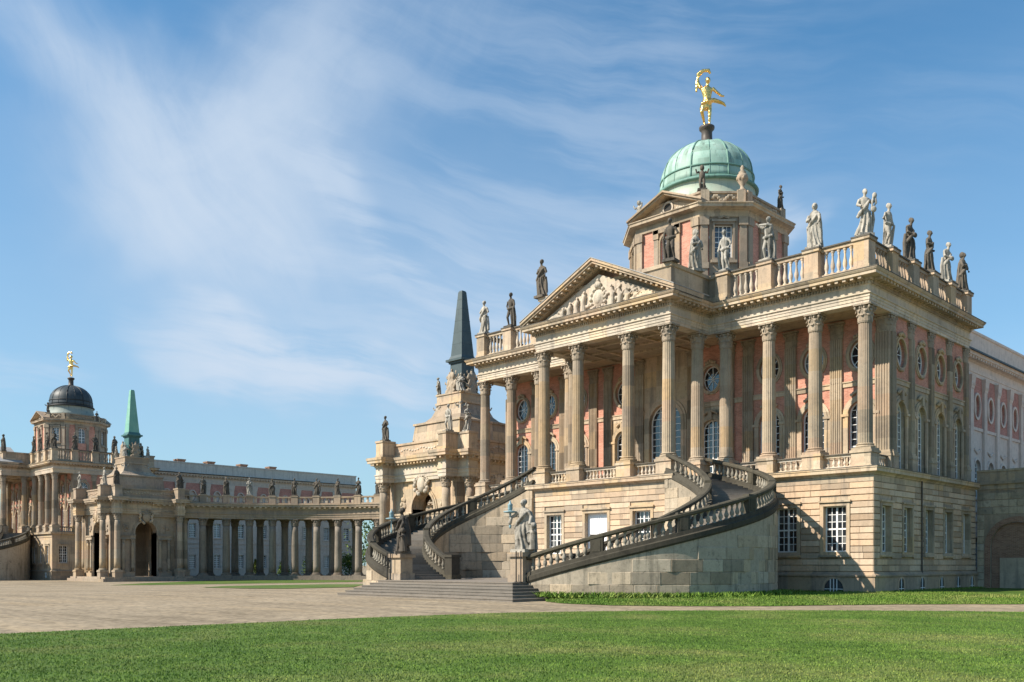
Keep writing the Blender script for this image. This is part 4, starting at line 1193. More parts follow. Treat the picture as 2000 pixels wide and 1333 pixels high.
flr = empty('curved_staircase', (CX, 0, 0), 'curved stone stair with blackened balustrade sweeping round right of the portico', 'staircase')
pedR = stair_flight(1, flr)
fll = empty('curved_staircase', (CX, 0, 0), 'curved stone stair with blackened balustrade rising left of the portico', 'staircase')
pedL = stair_flight(-1, fll)
plat = empty('stepped_platform', (CX, -18, -.3), 'low grey stone stepped platform between the feet of the two curved stairs', 'steps')
for k in range(6):
    m = MB(); i = .36 * k; m.box(-7.77 + i, 7.77 - i, -20.5 + i + 18, -4.55 + 18, .16 * k - (.5 if k == 0 else 0.0), .16 * (k + 1) - .003)
    m.box(-7.80 + i, 7.80 - i, -20.53 + i + 18, -4.55 + 18, .16 * (k + 1) - .05, .16 * (k + 1))
    m.build('step', M_STEP, plat)
m = MB(); m.box(-11.0, 11.0, -12.6 + 18, -4.6 + 18, -.2, .957); m.build('paving', M_STEP, plat)

# ------------------------------------------------------------------ statues
def rings(spec, n=30, seed=0, k=9):
    rg = random.Random(seed); ph = rg.uniform(0, 6); out = []
    for z, cx, cy, rx, ry, am in spec:
        out.append([(cx + rx * math.cos(a) * (1 + am * math.sin(k * a + ph + z * 1.4) + am * .5 * math.sin((k + 4) * a + ph * 2 - z * 2)),
                     cy + ry * math.sin(a) * (1 + am * math.sin(k * a + ph + z * 1.4)), z) for a in (2 * math.pi * j / n for j in range(n))])
    return out


def head(mb, x, y, z, tilt=0.0, s=1.0):
    mb.tube([(x, y + .02, z - .30 * s), (x + tilt * .3, y, z - .12 * s)], [.095 * s, .085 * s], 8)
    mb.ball((x + tilt, y - .02, z), (.125 * s, .15 * s, .175 * s), 12, 8)
    mb.ball((x + tilt, y + .05 * s, z + .05 * s), (.145 * s, .145 * s, .155 * s), 10, 7)     # hair
    mb.ball((x + tilt, y - .165 * s, z - .02 * s), (.03 * s, .045 * s, .045 * s), 6, 4)      # nose


def torso(mb, seed, bend=0.0):
    mb.loft(rings([(1.28, 0, 0, .25, .19, .05), (1.45, bend * .3, 0, .23, .17, .05), (1.62, bend * .6, 0, .27, .19, .03), (1.85, bend, 0, .32, .20, .02), (2.02, bend, .01, .29, .16, .01), (2.10, bend, .02, .12, .10, 0)], 24, seed, 7))


def figure(kind, seed):
    mb = MB(); b = .06 if seed % 2 else -.06
    if kind in ('robed', 'cloaked', 'lyre', 'bowed', 'mother'):
        mb.loft(rings([(0, -b, 0, .42, .33, .24), (.25, -b * .3, 0, .38, .29, .24), (.6, b, -.02, .32, .25, .22), (.95, b * 1.8, -.03, .32, .25, .18), (1.2, b * 1.6, -.02, .30, .23, .12), (1.38, b * .9, 0, .23, .18, .06)], 60, seed))
        mb.tube([(.30, .02, 1.98), (.16, -.20, 1.72), (-.10, -.26, 1.42), (-.34, -.16, 1.15), (-.42, .02, .95)], [.07, .09, .10, .12, .10], 8)
        torso(mb, seed)
        mb.ball((b * 2 + .05, -.20, .72), (.14, .14, .28), 8, 7)                                # forward knee
        tl = .10 if kind == 'bowed' else .02
        head(mb, 0, -.03 - tl, 2.36 - tl * .4, 0.03)
    if kind == 'robed':
        mb.tube([(.30, 0, 1.92), (.44, .02, 1.62), (.40, -.10, 1.36), (.34, -.24, 1.30)], [.11, .095, .08, .07], 8)
        mb.tube([(-.30, 0, 1.92), (-.44, -.04, 1.64), (-.22, -.28, 1.58), (-.04, -.30, 1.70)], [.11, .095, .08, .07], 8)
        mb.tube([(.36, .05, 1.3), (.40, .06, .8), (.44, .05, .2)], [.10, .13, .12], 7)          # hanging cloth
    if kind == 'cloaked':
        mb.loft(rings([(.15, 0, .10, .50, .33, .12), (.8, 0, .09, .46, .30, .11), (1.4, 0, .07, .42, .26, .09), (1.85, 0, .05, .37, .22, .05), (2.05, 0, .04, .24, .17, .03), (2.15, 0, .05, .15, .13, 0)], 36, seed + 3, 7))
        mb.ball((0, .05, 2.38), (.19, .19, .22), 10, 8)
        mb.tube([(-.32, -.05, 1.85), (-.40, -.20, 1.55), (-.1, -.34, 1.62)], [.12, .10, .08], 8)
        mb.tube([(.32, -.05, 1.85), (.42, -.16, 1.5), (.30, -.32, 1.25)], [.12, .10, .08], 8)
    if kind == 'lyre':
        mb.tube([(-.30, 0, 1.92), (-.46, -.08, 1.62), (-.30, -.30, 1.50)], [.11, .095, .075], 8)
        mb.tube([(.30, 0, 1.92), (.50, .0, 1.74), (.52, -.22, 1.85)], [.11, .095, .075], 8)
        mb.tube([(.40, -.28, 1.35), (.62, -.24, 1.7), (.58, -.22, 2.12)], [.07, .08, .06], 7); mb.tube([(.34, -.3, 1.35), (.36, -.3, 1.75), (.46, -.25, 2.1)], [.06, .06, .05], 7)
        mb.ball((.45, -.28, 1.35), (.20, .12, .18), 8, 6); mb.ball((.54, -.22, 2.12), (.15, .13, .17), 8, 6)
        mb.tube([(.55, .05, 1.4), (.62, .08, .9), (.50, .05, .2)], [.07, .09, .08], 7)
    if kind == 'bowed':
        mb.tube([(.29, 0, 1.92), (.42, -.06, 1.62), (.16, -.30, 1.48)], [.11, .095, .075], 8)
        mb.tube([(-.29, 0, 1.92), (-.40, -.08, 1.60), (-.08, -.32, 1.42)], [.11, .095, .075], 8)
        mb.ball((.05, -.36, 1.42), (.22, .12, .16), 8, 6)
        mb.tube([(-.42, .05, 1.5), (-.48, .08, 1.0), (-.46, .06, .1)], [.10, .13, .13], 7)
    if kind == 'mother':
        mb.tube([(-.30, 0, 1.92), (-.50, -.12, 1.70), (-.62, -.30, 1.62)], [.11, .09, .07], 8)
        mb.tube([(.30, 0, 1.92), (.50, -.02, 1.60), (.52, -.16, 1.25)], [.11, .095, .08], 8)
        mb.loft(rings([(.35, .18, .18, .42, .26, .12), (1.2, .16, .17, .40, .24, .10), (1.9, .08, .10, .30, .18, .05), (2.0, .06, .08, .16, .12, .03)], 30, seed + 5, 6))
        # child at her side
        mb.loft(rings([(0, .62, .02, .20, .18, .08), (.45, .62, .0, .19, .17, .06), (.85, .62, 0, .19, .15, .03), (1.02, .62, 0, .08, .08, 0)], 18, seed, 6))
        mb.ball((.66, -.03, 1.20), (.14, .15, .16), 10, 7); mb.tube([(.50, -.05, .92), (.40, -.25, .8)], [.07, .05], 6); mb.tube([(.74, -.05, .92), (.86, -.2, .85), (.80, -.3, 1.05)], [.07, .06, .05], 6)
        mb.tube([(-.52, -.28, 1.62), (-.60, -.30, 1.35), (-.66, -.28, 1.25)], [.07, .10, .05], 7)
    if kind in ('athlete', 'archer'):
        sx = 1 if seed % 2 else -1
        mb.tube([(.13 * sx, 0, 1.25), (.15 * sx, -.04, .70), (.14 * sx, .02, .14)], [.165, .115, .075], 10); mb.ball((.14 * sx, -.08, .09), (.08, .17, .08), 8, 5)
        mb.tube([(-.13 * sx, 0, 1.22), (-.22 * sx, -.16, .70), (-.26 * sx, .06, .16)], [.16, .11, .07], 10); mb.ball((-.26 * sx, -.04, .09), (.08, .17, .08), 8, 5)
        torso(mb, seed, .05 * sx); mb.ball((0, 0, 1.25), (.26, .20, .20), 10, 7); head(mb, .05 * sx, -.04, 2.38)
        mb.loft(rings([(.0, .12 * sx, .24, .30, .14, .12), (.7, .14 * sx, .22, .30, .13, .12), (1.3, .08 * sx, .16, .30, .12, .10), (1.9, 0, .12, .26, .10, .05)], 26, seed + 2, 6))
        mb.tube([(-.36, .02, 1.40), (0, -.22, 1.28), (.36, .02, 1.40)], [.10, .11, .10], 8)     # loin cloth
        if kind == 'athlete':
            mb.tube([(-.31 * sx, 0, 1.94), (-.50 * sx, .06, 1.62), (-.30 * sx, -.04, 1.38)], [.10, .085, .065], 8)
            mb.tube([(.33 * sx, 0, 1.94), (.46 * sx, -.02, 1.60), (.46 * sx, -.16, 1.30)], [.10, .085, .065], 8)
            mb.tube([(.46 * sx, -.18, 1.35), (.44 * sx, -.05, .7), (.40 * sx, .05, .05)], [.08, .11, .13], 8)
        else:
            mb.tube([(.31 * sx, 0, 1.96), (.10 * sx, -.30, 2.02), (-.40 * sx, -.40, 2.10)], [.10, .085, .06], 8)
            mb.tube([(-.31 * sx, 0, 1.96), (-.58 * sx, -.12, 2.10), (-.80 * sx, -.22, 2.32)], [.10, .08, .06], 8)
    if kind == 'gold':
        mb.tube([(.10, 0, 1.25), (.14, -.05, .68), (.12, .0, .05)], [.15, .10, .06], 10); mb.ball((.12, -.08, .05), (.07, .16, .06), 8, 5)
        mb.tube([(-.12, 0, 1.22), (-.26, -.10, .72), (-.10, .16, .22)], [.15, .10, .06], 10); mb.ball((-.10, .10, .15), (.07, .15, .07), 8, 5)
        mb.loft(rings([(1.20, 0, 0, .24, .18, .06), (1.45, .02, 0, .20, .16, .02), (1.70, .01, 0, .25, .17, .02), (1.95, -.02, 0, .30, .17, 0), (2.08, -.02, 0, .12, .10, 0)], 22, seed)); mb.ball((0, 0, 1.24), (.26, .20, .18), 10, 7)
        head(mb, .02, -.04, 2.34, .03)
        mb.tube([(-.29, 0, 1.98), (-.44, .02, 2.30), (-.42, .0, 2.62), (-.16, -.02, 2.86)], [.10, .08, .07, .05], 8)            # raised arm
        mb.tube([(-.52, .06, 1.85), (-.50, .05, 2.35), (-.44, .02, 2.72), (-.2, 0, 2.90), (.10, -.02, 2.88), (.16, 0, 2.72)], [.05, .09, .10, .09, .10, .08], 8)   # billowing cloth
        mb.tube([(.28, 0, 1.96), (.50, -.04, 1.72), (.74, -.02, 1.52), (.88, 0, 1.52)], [.09, .075, .06, .045], 8)              # pointing arm
        mb.tube([(-.28, -.12, 1.12), (.05, -.18, 1.22), (.34, -.08, 1.30), (.62, .0, 1.24), (.84, .05, 1.16), (.96, .08, 1.02)], [.09, .12, .12, .10, .08, .04], 8)
        mb.loft(rings([(.88, -.10, 0, .26, .20, .10), (1.1, -.06, 0, .27, .21, .08), (1.25, 0, 0, .25, .2, .04)], 22, seed, 6))
    if kind == 'putto':
        for sx in (-1, 1):
            mb.tube([(.14 * sx, 0, .95), (.18 * sx, -.10, .5), (.16 * sx, .02, .08)], [.17, .13, .08], 8)
            mb.tube([(.28 * sx, 0, 1.55), (.50 * sx, -.10, 1.45), (.62 * sx, -.2, 1.75)], [.11, .09, .07], 8)
        mb.ball((0, 0, 1.25), (.30, .25, .42), 12, 9); mb.ball((0, -.04, 1.88), (.22, .23, .25), 12, 8); mb.ball((.1, .15, .3), (.32, .22, .32), 8, 6)
    return mb


FIG = {}
for key, kind, seed in (('robed', 'robed', 1), ('robed2', 'robed', 4), ('cloaked', 'cloaked', 2), ('lyre', 'lyre', 3), ('bowed', 'bowed', 5), ('bowed2', 'bowed', 8), ('athlete', 'athlete', 1), ('athlete2', 'athlete', 6), ('archer', 'archer', 3), ('mother', 'mother', 2), ('putto', 'putto', 1)):
    FIG[key] = remeshed(figure(kind, seed), .024, 'figure_' + key, M_STAT, 0)
GOLDFIG = remeshed(figure('gold', 1), .030, 'figure_gilded', M_GOLD, 1)


def statue(key, loc, rz, label, h=2.8, dark=False, group=None, plinth=True, cat='statue'):
    s = h / (2.55 if key != 'putto' else 2.1)
    o = bpy.data.objects.new('statue', FIG[key]); link(o); o.location = (loc[0], loc[1], loc[2] + (.14 if plinth else 0)); o.scale = (s * .9, s * .9, s); o.rotation_euler = (0, 0, rz)
    if dark: o.material_slots[0].link = 'OBJECT'; o.material_slots[0].material = M_STATD
    if plinth:
        k = MB(); k.box(-.46, .46, -.42, .42, -.145 / s, .03); p = k.build('statue_plinth', M_STATD if dark else M_STAT, o)
    tag(o, label, cat, group); return o


GRP = 'statues along the roof balustrade of the near palace'
def L2W(u, v): return (CX + u, v)
PIN = R(0)
FRONT_ST = [  # u, key, dark, label
    (16.68, 'lyre', 0, 'pale grey statue with an object at its shoulder on the near roof corner'),
    (13.48, 'cloaked', 0, 'grey cloaked statue on the balustrade, first left of the near roof corner'),
    (10.26, 'archer', 0, 'grey statue with one arm stretched sideways, on the front balustrade before the tower'),
    (7.03, 'athlete2', 0, 'grey bare-chested statue where the balustrade meets the portico parapet'),
    (-13.48, 'athlete', 1, 'blackened statue on the left front balustrade beside the pediment'),
    (-16.68, 'robed', 0, 'pale robed statue on the left end of the front balustrade by the obelisk')]
for u, key, dk, lab in FRONT_ST:
    statue(key, (CX + u, .55, ROOFZ1), R(random.uniform(-12, 12)) + (R(45) if u > 16 else 0), lab, dark=bool(dk), group=GRP)
SIDE_ST = [(3.8, 'athlete', 0, 'slim grey statue on the shaded side balustrade, nearest the corner'), (7.1, 'bowed', 1, 'dark bowed statue, second from the corner on the side balustrade'),
           (10.4, 'robed2', 1, 'dark robed statue, third from the corner on the side balustrade'), (13.6, 'bowed2', 0, 'pale bowed statue, fourth from the corner on the side balustrade'),
           (16.7, 'cloaked', 1, 'dark cloaked statue at the far end of the side balustrade')]
for v, key, dk, lab in SIDE_ST:
    statue(key, (CX + 16.75, v, ROOFZ1), R(90 + random.uniform(-10, 10)), lab, dark=bool(dk), group=GRP)
for (u, v, key, dk, a, lab) in [(5.75, -3.9, 'athlete2', 1, 10, 'blackened statue on the right front corner of the portico parapet'), (5.75, -1.0, 'cloaked', 0, 70, 'greenish grey cloaked statue on the side of the portico parapet'),
                                (-5.75, -3.9, 'robed2', 1, 0, 'blackened robed statue left of the pediment on the portico parapet')]:
    statue(key, (CX + u, v, ROOFZ1), R(a), lab, dark=bool(dk), group=GRP, h=2.75)
# small figures and an urn on the tower
zt = 28.0
statue('putto', (CX - TA + .1, TV - TH + .1, zt), R(-10), 'small putto statue on the left end of the tower pediment', 1.75, plinth=True)
statue('putto', (CX + TA - .1, TV - TH + .45, zt + 1.12), R(40), 'small dark putto statue at the right end of the tower pediment before the dome', 1.8, dark=True)
statue('robed2', (CX + TH - .35, TV + TA - .2, zt + 1.12), R(90), 'small dark statue on the right side of the tower', 1.9, dark=True)
uz = MB().lathe([(.30, 0), (.30, .15), (.16, .22), (.14, .45), (.34, .75), (.42, 1.05), (.36, 1.25), (.22, 1.32), (.28, 1.42), (.12, 1.6), (.16, 1.75), (.05, 1.95)], 16)
for k in range(8): uz.ball((.36 * math.cos(k * .785), .36 * math.sin(k * .785), .95), (.10, .10, .16), 6, 5)
un = uz.build('urn', M_WEATH, None, True); un.location = (CX + TH - .45, TV - TA + .1, zt + 1.12); tag(un, 'carved stone urn with lid on the tower attic beside the dome', 'urn')
gs = bpy.data.objects.new('gilded_statue', GOLDFIG); link(gs); gs.location = (CX, TV, 36.48); gs.scale = (1.56, 1.62, 1.54); gs.rotation_euler = (0, 0, R(38))
tag(gs, 'gilded dancing figure with raised arm on top of the green dome', 'statue', 'gilded figures on the domes')
# lantern figures at the foot of the stairs
for sg, p, key, lab, ll in ((1, pedR, 'mother', 'grey mother-and-child statue on the pedestal at the foot of the right stair', 'verdigris lantern held by the mother statue at the right stair'),
                            (-1, pedL, 'mother', 'weathered statue group on the pedestal at the foot of the left stair', 'verdigris lantern held by the dark statue at the left stair')):
    o = statue(key, (CX + p[0] + .1, p[1], p[2]), R(0 if sg > 0 else -35), lab, 2.8, sg < 0, group='statues with lanterns at the stair foot'); o.scale = (o.scale[0] * 1.22, o.scale[1] * 1.22, o.scale[2])
    lx, ly = CX + p[0] - .62, p[1] - .34
    ln = empty('lantern', (lx, ly, p[2] + 1.55), ll, 'lantern', 'lanterns held by the stair statues'); ln.scale = (.82, .82, .9)
    MB().lathe([(.07, -.25), (.10, -.1), (.05, 0), (.055, .55), (.09, .62), (.05, .68)], 12).build('post', M_TEAL, ln, True)
    MB().lathe([(.08, .68), (.44, .74), (.46, .80), (.10, .86)], 16).build('dish', M_TEAL, ln, True)
    MB().lathe([(.13, .86), (.17, .95), (.16, 1.15), (.20, 1.2), (.09, 1.3), (.05, 1.42), (.02, 1.48)], 12).build('lamp_head', M_TEAL, ln, True)
for sg in (-1, 1):
    for dx in (-.18, .18):
        m = MB().tube([(0, 0, 0), (0, 0, 1.7)], .035, 8); m.lathe([(.10, 0), (.10, .04)], 10)
        o = m.build('iron_post', M_BLACK); o.location = (CX + sg * 5.75 + dx, -18.02, .655)
        tag(o, 'thin black iron post before the %s stair pedestal, %s of its pair' % ('right' if sg > 0 else 'left', 'left one' if dx < 0 else 'right one'), 'post', 'iron posts before the stair pedestals')

# ------------------------------------------------------------------ rear wings and side wall
M_ATTIC = stone('grey_beige_attic', (0.60, 0.56, 0.50), vary=0.1, dirt=0.2, streaks=0.3)


def wing(root_loc, label, chim=False, m_low=None, wall2=None):
    root = empty('rear_wing', root_loc, label, 'building')
    U, V0, V1 = 13.78, 17.2, 62.8
    fr = right(U); nb = 9 if chim else 14; vb = V0 + 1.4 if chim else V0; bw = (V1 - vb) / nb
    low = MB(); red = MB(); pil = MB(); tr = MB()
    for k in range(nb):
        a, b = vb + k * bw, vb + (k + 1) * bw; c = (a + b) / 2
        low.frame(*fr); panel(low, a, b, -1.5, 6.0, ('rect', c, 1.4, 3.9, .62), 0, .4)
        sh = ('arch', c, 7.3, 9.7, .72) if not chim else ('rect', c, 7.2, 9.8, .68)
        panel(low, a, b, 6.0, 13.0, sh, 0, .4)
        red.frame(*fr); el = ('ell', c, 14.9, .62, .95); panel(red, a, b, 13.0, 17.3, el, 0, .3)
        tr.frame(*fr); ring(tr, el, 0, .2, -.03, .1); ring(tr, sh, 0, .2, -.03, .1); ring(tr, ('rect', c, 1.4, 3.9, .62), 0, .16, -.03, .07)
        tr.box(a, b, -.02, .10, 12.85, 13.1); tr.box(a, b, -.02, .09, 5.2, 5.35); tr.box(a, b, -.02, .14, 6.0, 6.2); tr.box(c - 1.0, c + 1.0, -.02, .18, sh[2] - .25, sh[2] - .1)
        for j in range(5): tr.ball((c + (j - 2) * .3, .06, 11.0 + .12 * abs(j - 2)), (.18, .1, .14), 6, 4)
        pil.frame(*fr)
        pw = .95 if chim else .34
        pil.box(a - pw, a + pw, -.02, .20, 6.2, 16.2); pil.frus((a, .08), (pw + .02, .16), (pw + .16, .28), 16.2, 17.3)
        for sx in (-.3, 0, .3): pil.ball((a + sx, .24, 16.6), (.14, .1, .25), 6, 4)
        for (s_, rec, n_) in ((sh, .22, 'window'), (('rect', c, 1.4, 3.9, .62), .22, 'window')):
            m = MB().frame(*fr); sash(m, s_, -rec, 4 if chim else 2, 6, bars=.03); o = m.build(n_, M_WHITE, root)
            m = MB().frame(*fr); glass(m, s_, -rec - .03); m.build('pane', M_GLASS, o)
        m = MB().frame(*fr); glass(m, el, -.2); m.build('oval_panel', m_low, root)
    low.frame(*fr).box(V0 + .001, vb, -.3, 0, -1.5, 17.3) if chim else None
    low.build('wall', m_low, root); red.build('brick_panels', M_PINK, root); pil.build('pilasters', m_low, root); tr.build('window_surrounds', m_low, root)
    MB().box(-U, U - .45, V0, V1 - .02, -1.5, 18.5).build('wall_core', m_low, root)
    path = [(-U, V0), (U, V0), (U, V1), (-U, V1)]
    MB().sweep(path, [(-.6, 17.3), (.05, 17.3), (.05, 17.6), (.10, 17.62), (.10, 17.9), (.02, 17.92), (.02, 18.4), (.2, 18.5), (.7, 18.72), (.7, 18.9), (.8, 19.05), (-.6, 19.05)]).build('entablature', m_low, root)
    MB().sweep(path, [(-.5, 19.051), (.10, 19.051), (.10, 19.3), (.04, 19.32), (.04, 20.85), (.14, 20.9), (.14, 21.1), (-.5, 21.1)]).build('parapet', M_ATTIC if chim else m_low, root)
    m = MB(); bracket_row(m, path, .6, .24, .2, .62, 18.5, 18.7); m.build('modillions', m_low, root, kind='stuff')
    MB().box(-U + .4, U - .4, V0 + .4, V1 - .4, 19.0, 19.6).build('roof', M_LEAD, root)
    MB().frame(*fr).box(V0, V1, .80, .92, 18.95, 19.09).build('gutter', M_BLACK, root)
    if chim:
        for v in (26, 32, 39, 45.5):
            m = MB(); m.cbox((8.4, v), (.8, .75), 19.5, 21.9); m.cbox((8.4, v), (.92, .86), 21.9, 22.15); m.build('chimney', M_OLDBRICK, root)
    return root


wing((CX, 0, 0), 'pale rose rear wing behind the right side of the near palace', False, M_WING)

gw = empty('garden_wall', (0, 17.1, -.3), 'shaded stone wall with bricked-up arch at the right edge of the photo', 'wall')
m = MB().frame((0, 0, 0), (1, 0), (0, -1)); sh = ('arch', 2.75, 0, 3.2, 1.75)
panel(m, .12, 13, -1, 7.3, sh, 0, .3); m.build('wall', M_WEATH, gw)
m = MB().frame((0, 0, 0), (1, 0), (0, -1)); ring(m, sh, 0, .38, -.02, .05); m.build('brick_arch', M_OLDBRICK, gw)
m = MB().frame((0, 0, 0), (1, 0), (0, -1)); glass(m, sh, -.22); m.build('brick_infill', M_OLDBRICK, gw)
m = MB().frame((0, 0, 0), (1, 0), (0, -1)); m.box(1.6, 13, -.215, -.12, -.5, 2.4); m.build('infill_slab', M_WEATH, gw)
m = MB().frame((0, 0, 0), (1, 0), (0, -1)); m.box(.12, 13, -.5, .06, 7.30, 7.65); m.box(.12, 13, -.5, .22, 7.65, 7.85); m.box(.12, 13, -.5, .04, 7.85, 8.55); m.box(.12, 13, -.5, .12, 8.55, 8.7); m.build('coping', M_WEATH, gw)
block_run(gw, ((0, 0, 0), (1, 0), (0, -1)), .14, 8.0, [(2.75, -1, 5.1, 2.15)], gw, 31, .9, 1.9, z0=.3, nc=13, ch=.52, mesh=SBLOCK, dep=.085)
m = MB(); m.box(13, 13.5, 0, 30, -1, 8.7); m.box(.2, 13.0, .3, 30, 7.0, 8.3); m.build('terrace', M_WEATH, gw)

# ------------------------------------------------------------------ archway pavilions with obelisks
PSHAFT = make_shaft(.46, .40, 7.3, 0, M_COLUMN, 'pavilion_shaft'); PBASE = make_base(.46, .4, M_COLUMN, 'pavilion_base'); PCAP = make_capital(.42, 1.0, M_CAP, 'pavilion_capital', 8, 4)
SSHAFT = make_shaft(.24, .21, 4.3, 0, M_COLUMN, 'small_shaft')


def trophy(seed, name):
    rg = random.Random(seed); r = MB()
    r.tube([(0, 0, 0), (.05, 0, .8), (0, 0, 1.5)], [.55, .42, .30], 10); r.ball((0, -.05, 1.75), (.24, .24, .28), 10, 7); r.ball((0, 0, 2.1), (.10, .22, .22), 8, 6)
    for k in range(34):
        a = rg.uniform(0, 6.28); h = rg.uniform(0, 1.6); q = .75 * (1 - h * .3); s_ = rg.uniform(.10, .22)
        r.ball((q * math.cos(a), q * .6 * math.sin(a), h + .1), (s_ * 1.2, s_, s_ * rg.uniform(.8, 1.9)), 6, 5)
    for k in range(7):
        a = -1.3 + k * .43; r.tube([(0, .1, .7), (1.1 * math.sin(a), .15, .7 + 1.35 * math.cos(a))], [.06, .05], 6); r.ball((1.12 * math.sin(a), .15, .72 + 1.38 * math.cos(a)), (.10, .08, .16), 6, 5)
    return remeshed(r, .045, name, M_CAP, 1)


TROPHY = trophy(3, 'trophy')


def pavilion(C, zo, label, ob, obped, dark_statues, roofmat):
    M_STONE, M_PALE = (G_STONE, G_PALE) if roofmat is None else (M_WEATH, G_STONE)
    root = empty('arch_pavilion', (C[0], C[1], zo), label, 'pavilion')
    h, rp, ri = 5.45, 6.95, 4.3
    MB().cbox((0, 0), (7.25, 7.25), -1.0, .15).cbox((0, 0), (6.9, 6.9), .15, .42).build('base_steps', M_WEATH, root)
    faces = [((0, -h, 0), (1, 0), (0, -1)), ((h, 0, 0), (0, 1), (1, 0)), ((0, h, 0), (-1, 0), (0, 1)), ((-h, 0, 0), (0, -1), (-1, 0))]
    for fr in faces:
        m = MB().frame(*fr); sh = ('arch', 0, .42, 7.2, 1.7); hh = h - .35
        panel(m, -hh, hh, .42, 10.0, sh, -.3, 1.3)
        m.box(-hh, -1.7, -1.6, -.31, .42, 10.0); m.box(1.7, hh, -1.6, -.31, .42, 10.0); m.box(-1.75, 1.75, -1.6, -.35, 8.95, 10)
        wl = m.build('arch_wall', M_STONE, root)
        m = MB().frame(*fr); ring(m, sh, 0, .22, -.34, -.12); ring(m, sh, .22, .40, -.34, -.2)
        for sg in (-1, 1):
            m.box(sg * 2.9 - 1.15, sg * 2.9 + 1.15, -.34, .12, 6.15, 6.75); m.box(sg * 2.9 - 1.2, sg * 2.9 + 1.2, -.34, .22, 6.6, 6.78)
            m.box(sg * 2.9 - 1.1, sg * 2.9 + 1.1, -.34, .1, .42, 1.2)
            for k in range(7): m.ball((sg * 3.1 + random.uniform(-.4, .4), -.25, 7.6 + random.uniform(-.4, .7)), (.2, .12, .22), 6, 5)
        m.build('arch_trim', M_STONE, root)
        for sg in (-1, 1):
            for q in (2.15, 3.55):
                x = (fr[0][0] + fr[1][0] * sg * q - fr[2][0] * .05, fr[0][1] + fr[1][1] * sg * q - fr[2][1] * .05)
                o = inst('small_column', SSHAFT, root, (x[0], x[1], 1.35)); inst('column_base', PBASE, o, (0, 0, -.16), scale=(.55, .55, .4)); inst('capital', PCAP, o, (0, 0, 4.3), scale=(.55, .55, .5))
            x = (fr[0][0] + fr[1][0] * sg * 4.85 + fr[2][0] * .95, fr[0][1] + fr[1][1] * sg * 4.85 + fr[2][1] * .95)
            m = MB(); m.cbox(x, (.64, .64), .15, .35); m.cbox(x, (.58, .58), .35, 1.15); m.cbox(x, (.66, .66), 1.15, 1.3); m.build('column_pedestal', M_STONE, root)
            o = inst('column', PSHAFT, root, (x[0], x[1], 1.7)); inst('column_base', PBASE, o, (0, 0, -.4)); inst('capital', PCAP, o, (0, 0, 7.3))
            m = MB().frame(*fr); m.box(sg * 4.85 - .34, sg * 4.85 + .34, -.32, -.12, .42, 10.0); m.build('pilaster', M_COLUMN, root)
        m = MB().frame(*fr)                                   # trophy over the arch
        rg = random.Random(8)
        m.ball((0, -.05, 9.6), (.62, .35, .85), 10, 8)
        for k in range(26):
            a = rg.uniform(0, 6.28); m.ball((1.0 * math.cos(a) * rg.uniform(.6, 1.3), -.02, 9.5 + .9 * math.sin(a)), (.22, .22, .24), 6, 5)
        m.build('cartouche', M_PALE, root, True)
    MB().box(-h + .4, h - .4, -h + .4, h - .4, 9.9, 10.05).build('ceiling', M_STONE, root)
    path = []
    for k in range(4):
        c, s = [(1, 0), (0, 1), (-1, 0), (0, -1)][k]
        for (x, y) in ((-h, -h), (-h, -rp), (-ri, -rp), (-ri, -h), (ri, -h), (ri, -rp), (h, -rp)): path.append((x * c - y * s, x * s + y * c))
    MB().sweep(path, [(-.9, 10.0), (0, 10.0), (0, 10.3), (.05, 10.32), (.05, 10.62), (.12, 10.66), (.12, 10.75), (.0, 10.76), (.0, 11.45), (-.9, 11.45)]).build('frieze', M_PALE, root)
    MB().sweep(path, [(-.9, 11.451), (.08, 11.451), (.10, 11.6), (.18, 11.62), (.2, 11.85), (.62, 11.9), (.62, 12.1), (.70, 12.2), (.72, 12.45), (-.9, 12.45)]).build('cornice', M_STONE, root)
    m = MB(); bracket_row(m, path, .5, .2, .19, .52, 11.66, 11.87, .25); m.build('modillions', M_STONE, root, kind='stuff')
    MB().box(-h, h, -h, h, 12.2, 12.46).build('cornice_top', M_LEAD, root)
    at = [(-h + .1, -h + .1), (h - .1, -h + .1), (h - .1, h - .1), (-h + .1, h - .1)]
    MB().sweep(at, [(-.8, 12.45), (.05, 12.45), (.05, 12.75), (-.02, 12.77), (-.02, 13.65), (.10, 13.7), (.10, 13.9), (-.8, 13.9)]).build('attic', M_STONE, root)
    m = MB()
    for fr in faces:
        m.frame(fr[0], fr[1], fr[2])
        for k in range(18):
            t = -1 + 2 * (k + .5) / 18; m.ball((t * 3.9, -.1, 13.35 - .28 * abs(math.sin(t * 3.14 * 1.5))), (.17, .07, .10), 6, 4)
    m.build('garland', M_PALE, root)
    peds = []
    for fr in faces:
        for sg in (-1, 1):
            x = (fr[0][0] + fr[1][0] * sg * 4.87 + fr[2][0] * .72, fr[0][1] + fr[1][1] * sg * 4.87 + fr[2][1] * .72)
            ex = (.55 + abs(fr[2][0]) * .22, .55 + abs(fr[2][1]) * .22)
            m = MB(); m.cbox(x, (ex[0] + .04, ex[1] + .04), 12.45, 12.75); m.cbox(x, ex, 12.75, 14.0); m.cbox(x, (ex[0] + .08, ex[1] + .08), 14.0, 14.2); m.build('attic_pedestal', M_STONE, root); peds.append((x, fr))
    MB().frus((0, 0), (3.7, 3.7), (3.45, 3.45), 13.85, 15.9).frus((0, 0), (3.6, 3.6), (3.6, 3.6), 15.9, 16.1).build('roof_block', M_STONE if roofmat is None else roofmat, root)
    m = MB(); pr = [(3.3, 16.1), (2.7, 16.35), (2.25, 16.8), (2.0, 17.4), (1.86, 18.0)]
    for (a, za), (b, zb) in zip(pr, pr[1:]): m.frus((0, 0), (a, a), (b, b), za, zb)
